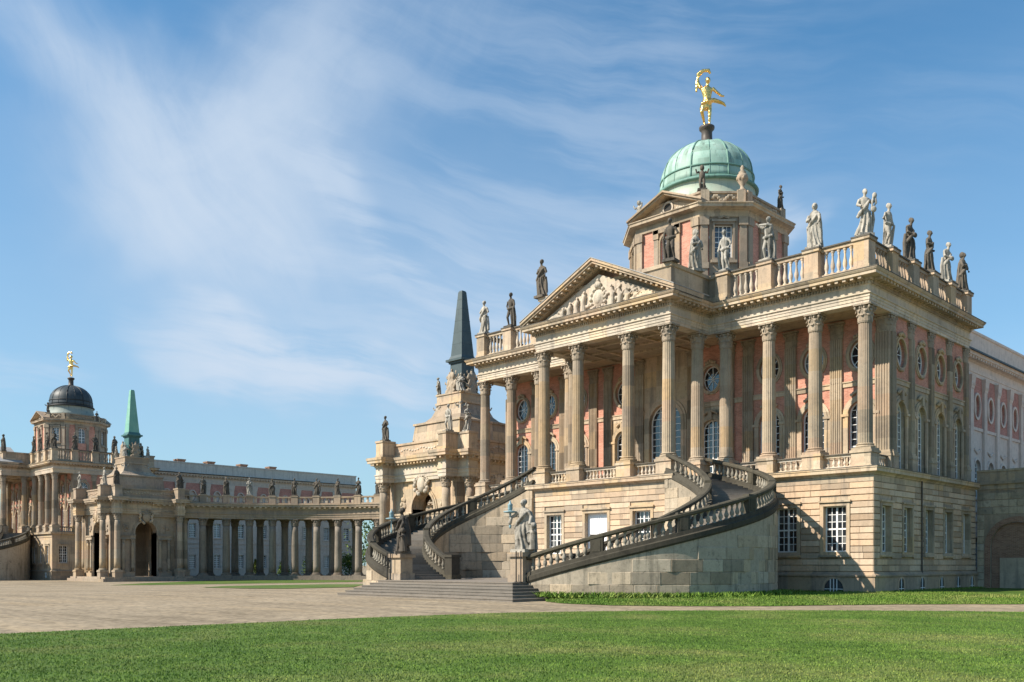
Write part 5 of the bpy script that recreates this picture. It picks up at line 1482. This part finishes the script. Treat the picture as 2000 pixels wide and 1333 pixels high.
    m.build('flared_roof', M_WEATH if roofmat is None else roofmat, root)
    m = MB().cbox((0, 0), (1.80, 1.80), 15.8, 18.0).cbox((0, 0), (1.98, 1.98), 18.0, 18.22).cbox((0, 0), (1.86, 1.86), 18.22, 18.95).cbox((0, 0), (1.95, 1.95), 18.95, 19.1)
    m.build('obelisk_plinth', M_STONE if roofmat is None else M_WEATH, root)
    m = MB().cbox((0, 0), (1.05, 1.05), 19.1, 19.5).frus((0, 0), (.92, .92), (.86, .86), 19.5, 22.3).cbox((0, 0), (1.0, 1.0), 22.3, 22.5).cbox((0, 0), (1.22, 1.22), 22.5, 22.72).frus((0, 0), (1.02, 1.02), (.86, .86), 22.72, 23.1)
    m.build('obelisk_pedestal', obped, root)
    obk = MB().frus((0, 0), (.84, .84), (.30, .30), 23.1, 29.7).frus((0, 0), (.30, .30), (.22, .22), 29.7, 29.85).build('obelisk', ob, root)
    m = MB()
    for z in (24.3, 25.5, 26.7, 27.9, 28.9):
        a = .84 - (.54) * (z - 23.1) / 6.6 + .012; m.frus((0, 0), (a, a), (a - .004, a - .004), z, z + .05)
    m.build('obelisk_seam', ob, obk)
    m = MB()
    for fr in (((0, -1.8, 0), (1, 0), (0, -1)), ((1.8, 0, 0), (0, 1), (1, 0)), ((0, 1.8, 0), (-1, 0), (0, 1)), ((-1.8, 0, 0), (0, -1), (-1, 0))):
        m.frame(*fr)
        for k in range(13):
            t = -1 + k / 6; m.ball((t * 1.35, .05, 17.55 - .55 * (1 - t * t)), (.15, .13, .15), 6, 5)
        for sg in (-1, 1): m.ball((sg * 1.42, .06, 17.7), (.22, .16, .26), 7, 6); m.ball((sg * 1.45, .05, 17.25), (.14, .12, .35), 7, 6)
        m.ball((0, .06, 17.35), (.3, .18, .36), 8, 6)
    m.build('plinth_garlands', M_CAP, root, True, kind='stuff')
    for (x, y, key, a) in ((-1.75, -1.75, 'athlete2', -40), (1.75, -1.75, 'bowed2', 40), (1.75, 1.75, 'robed', 130)): inst('crouching_figure', FIG[key], root, (x, y, 19.1), R(a), (.85, .85, .72))
    for k, (x, y, rz) in enumerate(((0, -1.42, 0), (1.42, 0, R(90)), (-1.42, 0, R(-90)), (0, 1.42, R(180)))):
        inst('trophy', TROPHY, root, (x, y, 19.1), rz, (1.05, .7, 1.1))
    for k, (x, y) in enumerate(((-1.75, -1.75), (1.75, -1.75), (1.75, 1.75))): inst('volute_figure', FIG['putto'], root, (x * 1.02, y * 1.02, 16.3), R(45 * k), (.9, .9, .9))
    return root, peds


G_STONE, G_PALE = M_STONE, M_PALE
PN, PF = (-47.5, 10.0), (-122.2, 7.0)
r1, pp = pavilion(PN, 0.0, 'sunlit sandstone arch pavilion with slate-dark obelisk left of the portico', M_OBDK, M_OBDK, True, None)
r2, pp2 = pavilion(PF, -.6, 'distant arch pavilion with green copper obelisk at left end of colonnade', M_OBGR, M_OBPED, True, M_WEATH)


def ped_statue(C, zo, idx, peds, key, dark, label, rz=0):
    x, fr = peds[idx]; statue(key, (C[0] + x[0], C[1] + x[1], zo + 14.2), math.atan2(fr[2][1], fr[2][0]) + R(90) + rz, label, 2.5, dark, 'statues on the pavilion attics')


ped_statue(PN, 0, 0, pp, 'robed2', True, 'blackened statue on the left attic corner of the near pavilion')
ped_statue(PN, 0, 1, pp, 'athlete', False, 'grey statue on the near pavilion attic below the dark obelisk, left of a pair')
ped_statue(PN, 0, 2, pp, 'robed', False, 'pale robed statue on the near pavilion attic, right of a pair')
ped_statue(PF, -.6, 0, pp2, 'robed', False, 'pale statue on the left front attic pedestal of the distant pavilion')
ped_statue(PF, -.6, 1, pp2, 'athlete', False, 'grey statue on the distant pavilion attic below the green obelisk, left of a pair')
ped_statue(PF, -.6, 2, pp2, 'cloaked', True, 'dark statue on the distant pavilion attic below the green obelisk, right of a pair')
ped_statue(PF, -.6, 3, pp2, 'mother', True, 'dark statue group on the right attic corner of the distant pavilion by the colonnade')

# ------------------------------------------------------------------ curved colonnade
CC = (-85.0, 5.6); CR = 32.6; GZ = -.9
col_root = empty('colonnade', (CC[0], CC[1], GZ), 'long curved stone colonnade with balustrade and statues behind the court', 'colonnade')
KSH = make_shaft(.60, .52, 7.6, 0, M_KOLO, 'colonnade_shaft'); KBA = make_base(.60, .5, M_KOLO, 'colonnade_base'); KCA = make_capital(.54, 1.1, M_KOLO, 'colonnade_capital', 8, 3)
def cpt(r, deg): return (r * math.cos(R(deg)), r * math.sin(R(deg)))
T0, T1 = 176.0, 62.0
arc_in = [cpt(CR - .62, T0 + (T1 - T0) * k / 72) for k in range(73)]; arc_out = [cpt(CR + 4.4, T1 + (T0 - T1) * k / 72) for k in range(73)]
STAT_KEYS = ['robed', 'athlete', 'cloaked', 'robed2', 'bowed', 'athlete2', 'lyre', 'bowed2', 'robed', 'cloaked']
STW = ['first', 'second', 'third', 'fourth', 'fifth', 'sixth', 'seventh', 'eighth', 'ninth', 'tenth', 'eleventh']
n_st = 0
for i in range(18):
    th = 168.2 - i * 6.36
    for rr, nm in ((CR, 'column'), (CR + 3.7, 'rear_column')):
        x, y = cpt(rr, th - (2.5 if rr > CR else 0))
        o = inst(nm, KSH, col_root, (x, y, 1.25), R(th)); inst('column_base', KBA, o, (0, 0, -.5)); inst('capital', KCA, o, (0, 0, 7.6))
    x, y = cpt(CR - .1, th); m = MB(); m.frame((x, y, 0), (-math.sin(R(th)), math.cos(R(th))), (-math.cos(R(th)), -math.sin(R(th)))); m.box(-.55, .55, -.4, .4, 12.2, 13.6); m.box(-.62, .62, -.46, .46, 13.6, 13.8); m.build('balustrade_pedestal', M_WEATH, col_root)
    if i < 10:
        statue(STAT_KEYS[i], (CC[0] + x, CC[1] + y, GZ + 13.8), R(th - 90), '%s statue on the colonnade balustrade, %s from the distant pavilion' % ('grey' if i == 3 else 'dark', STW[i]), 2.75, i not in (3,), 'statues on the colonnade balustrade')
MB().sweep(arc_in, [(-.6, .0), (.95, .0), (.95, .30), (-5.6, .30), (-5.6, 0)], False).sweep(arc_in, [(.6, .301), (.6, .75), (-5.4, .75), (-5.4, .301)], False).build('base_steps', M_KOLO, col_root)
KP1 = [(-1.25, 9.95), (0, 9.95), (0, 10.25), (.05, 10.27), (.05, 10.6), (.14, 10.66), (.14, 10.78), (.0, 10.8), (.0, 11.45), (-1.25, 11.45)]
KP2 = [(-1.25, 11.451), (.06, 11.451), (.12, 11.6), (.2, 11.65), (.2, 11.85), (.62, 11.9), (.62, 12.08), (.72, 12.22), (.72, 12.3), (-1.25, 12.3)]
MB().sweep(arc_in, KP1, False).sweep(arc_out, KP1, False).build('frieze', M_WEATH, col_root)
MB().sweep(arc_in, KP2, False).sweep(arc_out, KP2, False).build('cornice', M_WEATH, col_root)
m = MB(); bracket_row(m, arc_in, .55, .2, .2, .55, 11.68, 11.88, .1, closed=False); m.build('modillions', M_STONE, col_root, kind='stuff')
MB().sweep(arc_in, [(-1.1, 10.6), (-1.1, 10.7), (-4.2, 10.7), (-4.2, 10.6)], False).build('ceiling', M_KOLO, col_root)
MB().sweep(arc_in, [(-.2, 12.301), (-.2, 12.6), (-.75, 12.6), (-.75, 12.301)], False).sweep(arc_in, [(-.15, 13.42), (-.15, 13.65), (-.8, 13.65), (-.8, 13.42)], False).build('balustrade_rail', M_WEATH, col_root)
m = MB(); bp_ = [(.12, 12.6), (.10, 12.7), (.15, 12.9), (.07, 13.2), (.12, 13.42)]
for (x, y), d in along(arc_in, False, .48, .1): m.lathe(bp_, 6, (x + d[1] * -.45, y - d[0] * -.45), cap=False)
m.build('balusters', M_PALE, col_root, True, kind='stuff')

# ------------------------------------------------------------------ twin building on the far side
TWX, TWZ = -154.3, -.4
twin = copy_tree(near_root, None, skip=('stone_block', 'dome_rib'), matmap={'green_copper': M_DKDOME, 'dark_copper_seam': M_DKSEAM, 'streaked_pale_copper': M_DKSKIRT})
twin.location = (TWX, 0, TWZ); tag(twin, 'distant twin palace with blackened dome at the left edge', 'palace')
tfl = copy_tree(flr, None, skip=('stone_block',)); tfl.location = (TWX, 0, TWZ); tag(tfl, 'dark curved stair of the distant twin palace at the far left edge', 'staircase')
g2 = gs.copy(); link(g2); g2.location = (TWX, TV, 36.7 + TWZ); g2.rotation_euler = (0, 0, R(38)); tag(g2, 'small distant gilded figure on top of the blackened dome', 'statue', 'gilded figures on the domes')
for dome in KIDS[twin.name]:
    if dome.name.startswith('dome') and len(KIDS.get(dome.name, [])) == 0 and dome.name.split('.')[0] == 'dome':
        for r_ in KIDS[[k for k in KIDS[near_root.name] if k.name == 'dome'][0].name]:
            c = r_.copy(); link(c, dome); c.material_slots[0].link = 'OBJECT'; c.material_slots[0].material = M_DKSEAM
wing((TWX, 0, TWZ), 'long grey-white rear wing with brick chimneys behind the colonnade', True, M_WINGL)
TG = 'statues on the roof of the distant twin palace'
for (u, v, key, a, lab) in [(16.75, .55, 'bowed', 45, 'dark statue at the roof corner of the distant twin palace'), (16.75, 3.8, 'robed', 90, 'dark statue right of the roof corner of the distant twin, before its tower window'),
                            (16.75, 7.1, 'athlete', 90, 'dark statue on the distant twin balustrade at right edge of its tower'), (16.75, 10.4, 'cloaked', 90, 'dark cloaked statue on the distant twin balustrade, just left of the green obelisk'),
                            (13.48, .55, 'athlete2', 0, 'dark statue on the distant twin front balustrade, first left of its corner'), (10.26, .55, 'robed2', 0, 'dark statue on the distant twin front balustrade, second left of its corner'),
                            (7.03, .55, 'lyre', 0, 'dark statue on the distant twin front balustrade, third left of its corner'), (5.75, -3.9, 'cloaked', 0, 'dark statue on the portico parapet of the distant twin, leftmost against the sky')]:
    statue(key, (TWX + u, v, ROOFZ1 + TWZ), R(a), lab, 2.75, True, TG)
statue('putto', (TWX + TA, TV - TH + .35, 29.05 + TWZ), R(40), 'tiny dark putto beside the blackened dome of the distant tower', 1.8, True)
statue('robed2', (TWX + TH - .1, TV + TA - .2, 28.0 + TWZ), R(90), 'tiny dark statue on the right edge of the distant tower', 1.9, True)

# ------------------------------------------------------------------ ground
def gz(x, y):
    t = min(max((-x - 35) / 60, 0), 1); return -.3 - .6 * t * t * (3 - 2 * t)


def gp(px, py):
    z = -.3
    for _ in range(4):
        d = (EYE - z) * 1805 / (py - 1104); r = (px - 1000) / 1805 * d
        x = CAMX + (r - d) * .70710678; y = CAMY + (r + d) * .70710678; z = gz(x, y)
    return (x, y, z)


def gravelmat():
    m, t, b = base_mat('court_gravel')
    g = t.new('ShaderNodeNewGeometry'); P = g.outputs['Position']
    big = t.noise(P, 0.12, 5, 0.6); mid = t.noise(P, 0.9, 6, 0.65); fine = t.noise(P, 9, 5, 0.7)
    vo = t.new('ShaderNodeTexVoronoi'); vo.inputs['Scale'].default_value = 3.2; t.link(t.mapping(P, scale=(1.0, 1.3, 1)), vo.inputs['Vector'])
    c = t.ramp(big, [(0.3, (0.275, 0.220, 0.148)), (0.7, (0.345, 0.283, 0.200))])
    trk = t.noise(t.mapping(P, scale=(0.05, 0.9, 1), rot=(0, 0, R(-7))), 1.0, 6, 0.62)
    c = t.mix(0.8, c, t.ramp(trk, [(0.34, (0.74, 0.73, 0.72)), (0.5, (1.0, 1.0, 1.0)), (0.66, (1.16, 1.12, 1.05))]), 'MULTIPLY')
    c = t.mix(0.8, c, t.ramp(mid, [(0.3, 0.78), (0.55, 1.0), (0.75, 1.12)]), 'MULTIPLY')
    c = t.mix(0.7, c, t.ramp(fine, [(0.3, 0.72), (0.65, 1.1)]), 'MULTIPLY')
    c = t.mix(0.7, c, t.ramp(vo.outputs['Distance'], [(0.0, 1.15), (0.45, 1.0), (0.75, 0.62)]), 'MULTIPLY')
    c = t.mix(0.5, c, t.ramp(vo.outputs['Color'], [(0.0, 0.8), (1.0, 1.2)]), 'MULTIPLY')
    t.link(c, b.inputs['Base Color']); b.inputs['Roughness'].default_value = 0.95; b.inputs['Specular IOR Level'].default_value = 0.15
    bp = t.new('ShaderNodeBump'); bp.inputs['Strength'].default_value = 0.5; bp.inputs['Distance'].default_value = 0.03
    t.link(fine, bp.inputs['Height']); t.link(bp.outputs[0], b.inputs['Normal'])
    return m


def grassmat(name, k=1.0, island=False):
    m, t, b = base_mat(name)
    g = t.new('ShaderNodeNewGeometry'); P = g.outputs['Position']
    big = t.noise(P, 0.22, 5, 0.65); mid = t.noise(P, 1.6, 5, 0.65); fine = t.noise(P, 11, 4, 0.6)
    c = t.ramp(big, [(0.32, (0.064 * k, 0.122 * k, 0.018 * k)), (0.48, (0.090 * k, 0.150 * k, 0.026 * k)), (0.66, (0.148 * k, 0.175 * k, 0.050 * k))])
    c = t.mix(0.75, c, t.ramp(mid, [(0.3, 0.70), (0.55, 1.0), (0.75, 1.25)]), 'MULTIPLY')
    c = t.mix(0.5, c, t.ramp(fine, [(0.3, 0.7), (0.7, 1.2)]), 'MULTIPLY')
    if island:
        c = t.mix(1.0, c, t.ramp(g.outputs['Random Per Island'], [(0.0, (0.70, 0.76, 0.64)), (0.5, (1.0, 1.0, 1.0)), (0.93, (1.25, 1.15, 1.08)), (1.0, (1.8, 1.45, 1.4))]), 'MULTIPLY')
    t.link(c, b.inputs['Base Color']); b.inputs['Roughness'].default_value = 0.75; b.inputs['Specular IOR Level'].default_value = 0.15
    bp = t.new('ShaderNodeBump'); bp.inputs['Strength'].default_value = 0.6; bp.inputs['Distance'].default_value = 0.05
    t.link(fine, bp.inputs['Height'])
    if not island: t.link(bp.outputs[0], b.inputs['Normal'])
    return m


M_GRAVEL = gravelmat(); M_TURF = grassmat('turf', .9); M_BLADE = grassmat('grass_blades', 1.4, True); M_WEED = grassmat('weed_leaves', 1.5, True); M_LEAF = grassmat('tree_leaves', .9, True)
M_BARK = plain('bark', (0.10, 0.075, 0.055), 0.9, vary=0.3); M_POT = plain('pot_clay', (0.25, 0.23, 0.21), 0.8)
xs = sorted(set([-3000, -1500, -800, -400, -250] + list(range(-200, 60, 10)) + [80, 120, 250, 600, 1500, 3000])); ys = sorted(set([-3000, -1500, -600, -250, -120] + list(range(-80, 101, 10)) + [140, 250, 600, 1500, 3000]))
m = MB(); nx = len(xs)
m.add([(x, y, gz(x, y)) for y in ys for x in xs], [(j * nx + i, j * nx + i + 1, (j + 1) * nx + i + 1, (j + 1) * nx + i) for j in range(len(ys) - 1) for i in range(nx - 1)])
m.build('ground', M_GRAVEL, None, True, 'structure')

LAWN_EDGE = [(-500, 1272), (-200, 1252), (0, 1240), (120, 1234.5), (250, 1229), (380, 1223), (500, 1218), (630, 1211.5), (750, 1207), (880, 1202), (1000, 1198), (1120, 1196), (1240, 1194.5), (1420, 1193.5), (1560, 1193.5), (1700, 1194), (1850, 1195), (2000, 1196.5), (2300, 1199), (2700, 1204)]
rgl = random.Random(3); top = []
for a, b in zip(LAWN_EDGE, LAWN_EDGE[1:]):
    for k in range(6):
        f = k / 6; x, y, z = gp(a[0] + (b[0] - a[0]) * f, a[1] + (b[1] - a[1]) * f); top.append((x + rgl.uniform(-.10, .10), y + rgl.uniform(-.10, .10), z + .025))
fw_ = lambda d, r: (CAMX + (r - d) * .7071, CAMY + (r + d) * .7071, -.275)
bot = [fw_(-4, -40 + 100 * k / (len(top) - 1)) for k in range(len(top))]
n = len(top); MB().add(top + bot, [(i, i + 1, n + i + 1, n + i) for i in range(n - 1)]).build('lawn', M_TURF, None, False, 'structure')
STRIP = [(1066, 1176), (1100, 1179.5), (1200, 1183.5), (1350, 1185), (1500, 1185), (1620, 1183), (1750, 1181.5), (1880, 1181), (2000, 1181), (2300, 1181), (2700, 1182)]
top = []; 
for a, b in zip(STRIP, STRIP[1:]):
    for k in range(6):
        f = k / 6; x, y, z = gp(a[0] + (b[0] - a[0]) * f, a[1] + (b[1] - a[1]) * f); top.append((x + rgl.uniform(-.08, .08), y + rgl.uniform(-.08, .08), -.28))
midl = [(x + (-17 - x) * .0 + -2.6, y + 2.9, -.10) for x, y, z in top]
endl = [(x - 9.5, y + 9.5, -.04) for x, y, z in top]
n = len(top); far_ = [(x - 9.5 + 14 - 9, y + 9.5 + 24, -.04) for x, y, z in top]
MB().add(top + midl + endl + far_, [(j * n + i, j * n + i + 1, (j + 1) * n + i + 1, (j + 1) * n + i) for j in range(3) for i in range(n - 1)]).build('lawn_border', M_TURF, None, True, 'structure')
for nm, P_ in (('far_lawn', [(215, 1143.5), (330, 1142.5), (450, 1140.5), (600, 1138.5), (705, 1136.5), (725, 1129), (600, 1130.5), (470, 1133), (360, 1137), (280, 1140)]),
               ('far_lawn', [(395, 1148), (470, 1150), (560, 1150.5), (690, 1147.5), (712, 1142), (640, 1141.5), (550, 1143), (440, 1145)])):
    m = MB(); q = [gp(*p) for p in P_]; m.add([(x, y, z + .03) for x, y, z in q], [tuple(range(len(q)))]); m.build(nm, M_TURF, None, False, 'structure')


def blades(name, pts, hgt, wid, mat, label, cat, lean=.5, seed=1, leaf=False):
    rng = np.random.default_rng(seed); n = len(pts); pts = np.asarray(pts, dtype=np.float32)
    a = rng.uniform(0, 2 * np.pi, n); h = hgt * rng.uniform(.45, 1.25, n); w_ = wid * rng.uniform(.6, 1.3, n); la = rng.uniform(0, 2 * np.pi, n); le = h * lean * rng.uniform(0, 1.2, n)
    dx, dy = np.cos(a) * w_ * .5, np.sin(a) * w_ * .5; v = np.zeros((n, 3, 3), dtype=np.float32)
    v[:, 0] = pts + np.stack([-dx, -dy, np.zeros(n)], 1); v[:, 1] = pts + np.stack([dx, dy, np.zeros(n)], 1); v[:, 2] = pts + np.stack([np.cos(la) * le, np.sin(la) * le, h], 1)
    if leaf: v[:, :2, 2] += (h * .35)[:, None]
    me = bpy.data.meshes.new(name); me.vertices.add(n * 3); me.vertices.foreach_set('co', v.reshape(-1)); me.loops.add(n * 3); me.loops.foreach_set('vertex_index', np.arange(n * 3, dtype=np.int32))
    me.polygons.add(n); me.polygons.foreach_set('loop_start', np.arange(0, n * 3, 3, dtype=np.int32)); me.polygons.foreach_set('loop_total', np.full(n, 3, dtype=np.int32)); me.update(calc_edges=True); me.validate()
    me.materials.append(mat); o = bpy.data.objects.new(name, me); link(o)
    if label: tag(o, label, cat, None, 'stuff')
    return o


rng = np.random.default_rng(4); NB = 330000
# blades over the front lawn: density falls off with distance
dd = 12.5 * (44 / 12.5) ** rng.uniform(0, 1, NB) ** .75; rr = (rng.uniform(-.64, .64, NB)) * dd
X = CAMX + (rr - dd) * .70710678; Y = CAMY + (rr + dd) * .70710678
ex = np.array([p[0] for p in LAWN_EDGE]); ey = np.array([p[1] for p in LAWN_EDGE])
ppx = 1000 + rr / dd * 1805; ppy = 1104 + 1.9 * 1805 / dd
keep = ppy > np.interp(ppx, ex, ey) + rng.uniform(-.6, 1.0, NB)
pts = np.stack([X[keep], Y[keep], np.full(keep.sum(), -.285)], 1)
blades('lawn_grass', pts, .038, .028, M_BLADE, 'short green lawn grass in the foreground', 'grass', .8)
# border strip with ranker growth against the stair wall
NB = 60000; px = rng.uniform(1066, 2100, NB); f = rng.uniform(0, 1, NB)
sx = np.array([p[0] for p in STRIP]); sy = np.array([p[1] for p in STRIP]); y1 = np.interp(px, sx, sy); d0 = 1.9 * 1805 / (y1 - 1104); d1 = d0 + 13.5 * f
rr = (px - 1000) / 1805 * d0; X = CAMX + (rr - d1) * .7071; Y = CAMY + (rr + d1) * .7071
Z = -.28 + .22 * np.clip((d1 - d0) / 5, 0, 1)
blades('border_grass', np.stack([X, Y, Z], 1), .075, .045, M_BLADE, 'green border grass between the gravel path and palace wall', 'grass', .8, 2)
# weeds hugging the outer stair wall
W = []
for k in range(5200):
    t = R(rgl.uniform(-80, 25)); e = .36 + abs(rgl.gauss(0, .45)); W.append((CX + SC_U + (SRO[0] + e) * math.cos(t), SC_V + (SRO[1] + e) * math.sin(t), -.16))
blades('wall_weeds', W, .34, .10, M_WEED, 'bright green weeds along the foot of the right stair wall', 'weeds', .9, 3, True)
W = []
for k in range(3500): W.append((rgl.uniform(-9, 8), rgl.uniform(-.75, -.22) , -.08)) if k % 2 else W.append((.2 + abs(rgl.gauss(0, .25)), rgl.uniform(-.2, 17), -.08))
blades('wall_base_grass', W, .16, .06, M_BLADE, 'longer grass against the foot of the palace wall at right', 'grass', .7, 5)


# ------------------------------------------------------------------ small trees and a few crowns behind the colonnade
def tree(x, y, z, h, cw, label, pot=False, leaves=1500, size=.28, seed=0, conical=False, trunk=.35, group=None):
    rg = random.Random(seed); root = empty('potted_tree' if pot else 'deciduous_tree', (x, y, z), label, 'tree', group)
    zb = 0.0
    if pot:
        MB().lathe([(.45, 0), (.55, .1), (.62, .8), (.70, .85), (.70, .95), (.55, .95)], 14).build('pot', M_POT, root, True); zb = .9
    m = MB(); m.tube([(0, 0, zb), (.05, 0, zb + h * trunk), (0, .05, h * .85)], [h * .035, h * .026, h * .008], 7)
    for k in range(6):
        a = k * 1.05; zz = h * (trunk + .08 * k); m.tube([(0, 0, zz), (cw * .32 * math.cos(a), cw * .32 * math.sin(a), zz + h * .12)], [h * .014, h * .005], 5)
    m.build('trunk', M_BARK, root)
    L = []
    cl_ = [(rg.gauss(0, cw * .24), rg.gauss(0, cw * .24), h * rg.uniform(trunk, .97)) for _ in range(22)]
    for k in range(leaves):
        c = rg.choice(cl_); s_ = cw * (.20 if not conical else .15)
        if conical:
            zz = h * rg.uniform(trunk * .6, 1); q = cw * .5 * (1 - (zz / h - trunk * .6) / (1 - trunk * .6)) ** .8 * math.sqrt(rg.random()); a = rg.uniform(0, 6.28); L.append((q * math.cos(a), q * math.sin(a), zz))
        else: L.append((c[0] + rg.gauss(0, s_), c[1] + rg.gauss(0, s_), c[2] + rg.gauss(0, s_ * .7)))
    o = blades('crown', L, size, size * .8, M_LEAF, None, None, 1.2, seed); o.parent = root; KIDS.setdefault(root.name, []).append(o)
    return root


def on_ray(px, d):
    r = (px - 1000) / 1805 * d; x = CAMX + (r - d) * .7071; y = CAMY + (r + d) * .7071; return x, y, gz(x, y)


PG = 'potted trees behind the colonnade'
tree(*on_ray(555, 163), 4.2, 2.6, 'dark potted tree standing between middle columns of the colonnade', True, 1300, .26, 1, True, group=PG)
tree(*on_ray(499, 166), 3.4, 2.0, 'small dark potted tree left of the middle columns of the colonnade', True, 900, .24, 2, True, group=PG)
tree(*on_ray(682, 158), 3.8, 2.6, 'bright green potted tree near the right end of the colonnade', True, 1300, .26, 3, group=PG)
tree(*on_ray(606, 168), 3.2, 2.0, 'small green potted tree right of the middle columns of the colonnade', True, 900, .24, 4, group=PG)
tree(*on_ray(744, 176), 11, 8, 'green tree beyond the colonnade just left of the near pavilion', False, 3000, .5, 5)
tree(*on_ray(846, 190), 15, 11, 'green tree seen through the arch of the near pavilion', False, 3000, .6, 6)
